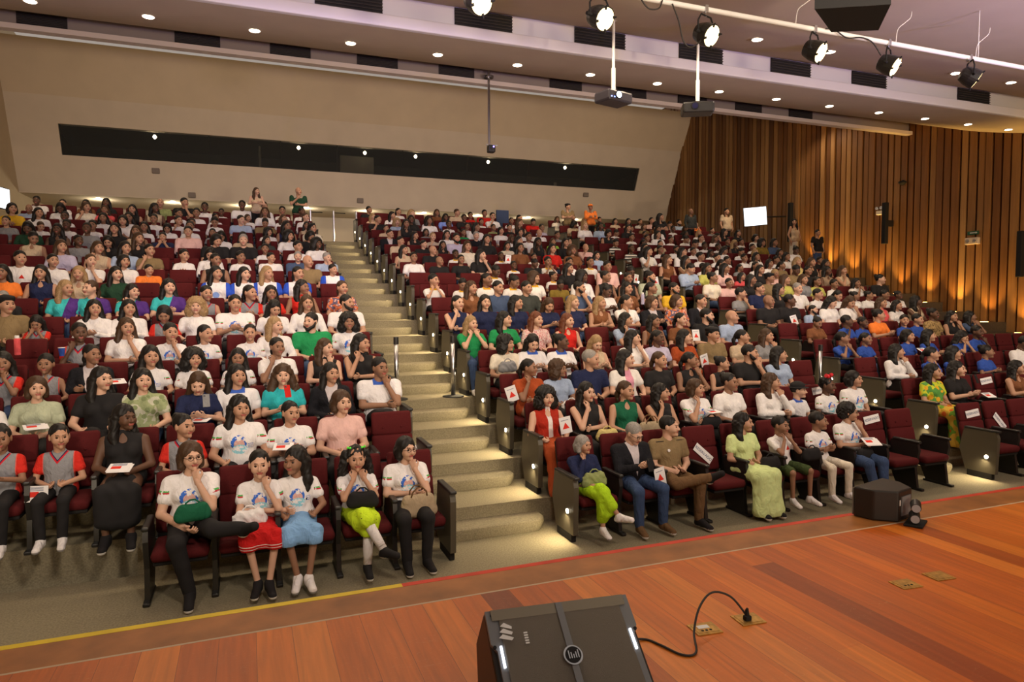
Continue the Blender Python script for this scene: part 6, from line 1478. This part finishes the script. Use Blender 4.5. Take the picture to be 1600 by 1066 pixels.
rank = sorted(PEOPLE, key=lambda p: (p[0] != 'S', 0) if p[0] == 'S' else (1, yr(int(p[1]))**2+float(p[3])**2*.6))
crowd = []; CMATS = []
for n_, p in enumerate(rank):
    parts, Mr, lab = person_parts(p)
    if n_ < 300:
        t = thing('person', (0, 0, 0), lab, 'person', 'standing people' if p[0] == 'S' else 'seated audience'); t.matrix_world = Mr
        for nm, me, mx, sl in parts:
            o = link(nm, me, t)
            if mx is not None: o.matrix_local = mx
            for k, m in sl.items(): slot_mat(o, k, m)
            if nm == 'body' and n_ < 60: o['label'] = 'face, arms and hands'
    else:
        for nm, me, mx, sl in parts:
            if nm == 'shoe' or nm == 'trousers': 
                if p[0] == 'S' or int(p[1]) > 9 and nm == 'shoe': continue
            co = np.empty(len(me.vertices)*3, np.float32); me.vertices.foreach_get('co', co); co = co.reshape(-1, 3); T_ = Mr @ mx if mx is not None else Mr; co = xf(co, T_)
            fa = np.empty(len(me.loops), np.int32); me.loops.foreach_get('vertex_index', fa); fa = fa.reshape(-1, 4); mi = np.empty(len(me.polygons), np.int32); me.polygons.foreach_get('material_index', mi)
            lut = []
            for q, m0 in enumerate(me.materials):
                m1 = sl.get(q, m0)
                if m1 not in CMATS: CMATS.append(m1)
                lut.append(CMATS.index(m1))
            crowd.append((co.astype(np.float32), fa, np.array(lut)[mi]))
if crowd:
    V, F, MI = joinm(crowd); prop(link('seated_crowd', mesh('seated_crowd', V, F, CMATS, MI, True)), 'the rest of the audience seated in the uppermost rows towards the rear wall', 'people', kind='stuff')
ITEMS = [('card', 3.28, 8.43, 1.40, '', 'white card with red triangle hanging over the armrest beside the rust red dress'),
('card', 3.62, 7.48, 1.11, '', 'white card with red triangle held by the woman in white and red'),
('card', 4.36, 6.53, 0.62, '', 'white card with red triangle dangling from the knee of the man with the phone'),
('card', 0.28, 13.18, 2.71, '', 'white card with red triangle held up between two school girls'),
('card', -2.79, 18.88, 4.46, '', 'white card with red triangle held up high in the upper plaster wall block'),
('card', 8.72, 14.13, 3.18, '', 'white card with red triangle held beside the man in the pale green shirt'),
('card', 9.26, 14.13, 3.12, '', 'white card with red triangle just past the man in the pale green shirt'),
('card', 7.65, 10.33, 2.01, '', 'white card with red triangle beside the officer in the dark beret, middle block'),
('card', 7.12, 9.38, 1.64, '', 'white card with red triangle next to the woman with the necklace'),
('card', 10.86, 11.28, 2.22, '', 'white card with red triangle on the lap of the man in black, wood wall block'),
('card', 6.16, 16.03, 3.72, '', 'white card with red triangle high in the middle block'),
('paper', -2.13, 8.47, 1.34, '', 'white papers on the lap of the woman in the pale green blouse'),
('paper', -1.21, 7.52, 1.03, '', 'white papers on the lap of the woman in black near the lower wall end'),
('paper', -0.53, 8.47, 1.30, '', 'white leaflet on the lap of the woman looking at her phone'),
('paper', 0.32, 7.52, 1.11, '', 'small white paper held by the woman with crossed arms in row two'),
('paper', -1.90, 7.52, 0.84, '', 'white sheet hanging from the hands of the girl in school vest'),
('paper', -1.51, 9.42, 1.69, '', 'white sheet on the empty place beside the girl in the printed T-shirt'),
('paper', 12.32, 9.42, 1.65, '', 'white sheet in front of the girl in royal blue with outstretched arm'),
('paper', 11.40, 7.52, 1.05, '', 'white sheet in front of the woman photographing with her phone'),
('paper', 7.66, 6.57, 0.76, '', 'stack of white papers on the lap of the curly-haired woman in jeans'),
('paper', 5.87, 7.52, 1.13, '', 'white paper on top of the black box bag in the second row'),
('phone', 0.42, 8.39, 1.59, 'rd', 'pink phone held up by the woman in teal'),
('phone', -0.46, 8.39, 1.53, 'gy', 'pale grey phone held by the woman in navy'),
('phone', 4.20, 6.49, 0.78, 'bk', 'dark phone in the hands of the grey-haired man'),
('phone', 10.97, 7.44, 1.35, 'bk', 'dark phone held up by the woman in black, wood wall block'),
('bag', 1.55, 6.59, 0.66, 'bh', 'large beige tote bag with two handles on the lap of the end-seat woman'),
('bag', 3.54, 6.59, 0.72, 'og', 'green woven bag on the lap of the grey-haired woman'),
('bag', 6.00, 6.59, 0.68, 'bk', 'black handbag on the lap of the woman in the lime dress'),
('bag', 3.61, 9.44, 1.73, 'gy', 'dark grey folded bag held by the curly-haired woman in cream'),
('bag', 4.88, 7.54, 1.01, 'bh', 'tan backpack on the lap of the woman in the green top'),
('bag', 4.24, 7.54, 0.99, 'yp', 'yellow bag on the lap of the woman in the black V-neck'),
('bag', 5.85, 7.54, 1.04, 'bk', 'black box bag on the lap of the second-row woman in printed T-shirt'),
('bag', 6.67, 6.59, 0.73, 'bk', 'black bag between the boy in shorts and the boy in white trousers'),
('bag', 7.59, 6.59, 0.65, 'bk', 'black bag under the papers of the curly-haired woman in jeans'),
('bag', 4.20, 8.49, 1.23, 'wh', 'white plastic bag on the lap of the woman in the light blue top'),
('bag', -0.50, 6.59, 0.83, 'gs', 'dark green bag on the lap of the woman with glasses and canvas shoes'),
('bag', -0.03, 6.59, 0.72, 'wh', 'crumpled white cloth bag on the red skirt'),
('bag', 1.00, 6.59, 0.78, 'bk', 'black glittery bag held by the girl in the neon skirt'),
('bottle', -2.74, 10.32, 2.07, 'co', 'magenta bottle standing between two schoolchildren'),
('cup', -2.26, 10.32, 2.00, 'ro', 'blue plastic cup beside the girl with hand at her mouth'),
('bottle', 7.70, 12.22, 2.65, 'lv', 'lilac bottle held up in the middle block')]
CARD_RED = M['redp']
def item(k, x, y, z, col, lab):
    rg = random.Random(int(x*100+y*10)); rz = rg.uniform(-.4, .4)
    if k == 'card':
        t = thing('flag_card', (x, y, z), lab, 'card', 'red triangle cards', rz); t.rotation_euler = (rg.uniform(-.5, .2), rg.uniform(-.35, .35), rz)
        s = MB(); s.box((-.075, -.0015, -.105), (.075, .0015, .105)); s.obj('card_sheet', M['paper'], t)
        s = MB(); s.prism([(-.045, -.045), (.045, -.045), (0, .035)], -.0030, -.0016, 'y'); s.obj('red_triangle', CARD_RED, t)
        s = MB()
        for q in range(7): s.box((-.05+.014*q, -.0028, .058), (-.042+.014*q, -.0016, .068))
        s.obj('printed_line', M['ink'], t)
    elif k == 'paper':
        t = thing('leaflet', (x, y, z), lab, 'paper', 'loose papers', rz); t.rotation_euler = (rg.uniform(.1, .5) if 'hanging' not in lab else 1.4, 0, rz)
        s = MB(); s.box((-.10, -.075, -.002), (.10, .075, .002)); s.obj('sheet', M['paper'], t)
        s = MB(); s.box((-.07, -.03, .002), (.02, .02, .0028)); s.obj('red_print', CARD_RED, t)
        s = MB()
        for q in range(4): s.box((-.07, .03+.01*q, .002), (.06, .034+.01*q, .0028))
        s.obj('printed_line', M['ink'], t)
        if 'papers' in lab:
            s = MB(); s.box((-.09, -.09, -.006), (.12, .06, -.002)); s.obj('under_sheet', M['paper'], t)
    elif k == 'phone':
        t = thing('mobile_phone', (x, y, z), lab, 'phone', rz=rz); t.rotation_euler = (-.35, 0, rz)
        s = MB(); s.box((-.037, -.004, -.075), (.037, .004, .075), bev=.004); s.obj('phone_case', clothm(col), t)
        s = MB(); s.box((-.034, .004, -.070), (.034, .0052, .070)); s.obj('phone_screen', M['screen'] if 'dark' not in lab else M['black'], t)
        s = MB(); s.box((-.028, -.0065, .045), (-.006, -.004, .066), bev=.001); s.obj('camera_bump', M['black'], t)
    elif k == 'bag':
        big_ = 'tote' in lab or 'backpack' in lab; w, d, h = (.19, .06, .13) if big_ else (.14, .05, .075); soft = 'plastic' in lab or 'cloth' in lab or 'woven' in lab or 'folded' in lab
        t = thing('handbag', (x, y, z-.05), lab, 'bag', rz=rz*.5)
        P = [cap((-w*.75, 0, -h*.6), (w*.75, 0, -h*.6), d, k=.03), cap((-w*.6, 0, h*.4), (w*.6, 0, h*.4), d*.62, k=.05), cap((-w*.7, 0, -h*.6), (-w*.6, 0, h*.4), d*.7, k=.03), cap((w*.7, 0, -h*.6), (w*.6, 0, h*.4), d*.7, k=.03), ell((0, 0, -h*.1), (w*.85, d, h*.8), .03)]
        v, f = sdf_mesh(P, .010, [], .010 if soft else .002, 60 if soft else 30); m = clothm(col); o = link('bag_body', mesh('bag_body', v, f, m, None, True), t)
        n = 1 if not big_ else 2
        for q in range(n):
            yy = (-.03 if q else .03)*(n-1); s = MB(); s.tube([(-w*.45, yy, h*.55), (-w*.38, yy*1.4, h*1.0), (-w*.15, yy*1.6, h*1.35), (w*.15, yy*1.6, h*1.35), (w*.38, yy*1.4, h*1.0), (w*.45, yy, h*.55)], .008, 6); s.obj('handle', clothm('br') if col == 'bh' else m, t, smooth=True)
        if not soft:
            s = MB(); s.tube([(-w*.55, -d*.62-.003, h*.42), (w*.55, -d*.62-.003, h*.42)], .004, 5); s.obj('zip', M['brass'] if col == 'bk' else clothm('br'), t)
    elif k == 'bottle':
        t = thing('drink_bottle', (x, y, z-.08), lab, 'bottle'); s = MB(); s.tube([(0, 0, 0), (0, 0, .01), (0, 0, .20), (0, 0, .215)], [.033, .036, .036, .026], 16); s.obj('bottle_body', clothm(col), t, smooth=False)
        s = MB(); s.tube([(0, 0, .21), (0, 0, .245), (0, 0, .25)], [.027, .027, .02], 14); s.obj('cap', M['white'], t)
    elif k == 'cup':
        t = thing('plastic_cup', (x, y, z-.04), lab, 'cup'); s = MB(); s.tube([(0, 0, 0), (0, 0, .11)], [.028, .040], 18); s.obj('cup_body', clothm(col), t)
        s = MB(); s.tube([(0, 0, .107), (0, 0, .113)], .042, 18); s.obj('rim', M['white'], t)
for it in ITEMS: item(*it)
def writing_tablet(b, r, i, lab):
    p_ = seat_xform(b, i, r); t = thing('writing_tablet', (p_.x, p_.y+.02, p_.z+.70), lab, 'tablet arm', 'folded-out writing tablets')
    s = MB(); s.prism([(-.27, .12), (-.25, -.12), (.20, -.14), (.26, .0), (.25, .12)], 0, .018, 'z'); s.obj('tablet_top', M['black'], t)
    s = MB(); s.tube([(-.27, .10, 0), (-.275, .16, -.03), (-.275, .22, -.04)], .014, 8); s.obj('hinge_arm', M['black'], t)
for b, r, i, lab in (('A', 4, 7, 'black folded-out tablet before the girl with hand at her mouth'), ('A', 4, 6, 'black folded-out tablet in the fourth row of the plaster-wall block, seventh place'), ('C', 3, 0, 'black folded-out tablet before the girl in royal blue at the far stairs'), ('C', 3, 4, 'black folded-out tablet before the girl in royal blue, five places in'), ('C', 2, 5, 'black folded-out tablet before a girl in royal blue, wood-wall block'), ('C', 6, 0, 'black folded-out tablet at the end seat seven rows up, wood-wall block')): writing_tablet(b, r, i, lab)
# reserved signs on empty seats
def lettering(txt, size):
    c = bpy.data.curves.new('lettering', 'FONT'); c.body = txt; c.size = size; c.align_x = 'CENTER'; c.align_y = 'CENTER'; c.extrude = .0006
    o = bpy.data.objects.new('tmp', c); COL.objects.link(o); dg = bpy.context.evaluated_depsgraph_get(); me = bpy.data.meshes.new_from_object(o.evaluated_get(dg)); bpy.data.objects.remove(o); me.name = 'lettering'
    me.transform(Matrix.Rotation(math.pi/2, 4, 'X')); me.materials.clear(); me.materials.append(M['ink']); return me
LT = lettering('RESERVADO', .052)
for b, r, i, z, roll, lab in (('B', 0, 3, .70, .75, 'RESERVADO sign lying askew on the empty seat beside the officer'), ('B', 0, 8, .93, -.12, 'RESERVADO sign on the empty seat beside the curly-haired woman in jeans'), ('C', 0, 0, .88, -.10, 'RESERVADO sign on the end seat of the wood-wall block, lowest row'), ('C', 0, 1, .72, .9, 'RESERVADO sign standing on its corner on the second seat, wood-wall block'), ('C', 1, 3, .92, -.1, 'RESERVADO sign on the seat back above the photographing woman'), ('B', 1, 8, .95, -.1, 'RESERVADO sign on the seat back behind the boy in the black hat')):
    p_ = seat_xform(b, i, r); yb = .52+(z-.45)*math.tan(math.radians(13))-.012
    t = thing('reserved_sign', (p_.x, p_.y+yb, p_.z+z), lab, 'sign', 'reserved signs'); t.rotation_euler = Matrix.Rotation(math.radians(-13), 3, 'X').to_4x4().__matmul__(Matrix.Rotation(roll, 4, 'Y')).to_euler()
    s = MB(); s.box((-.15, -.001, -.055), (.15, .001, .055)); s.obj('sign_sheet', M['paper'], t); link('lettering', LT, t, (0, -.0022, 0))
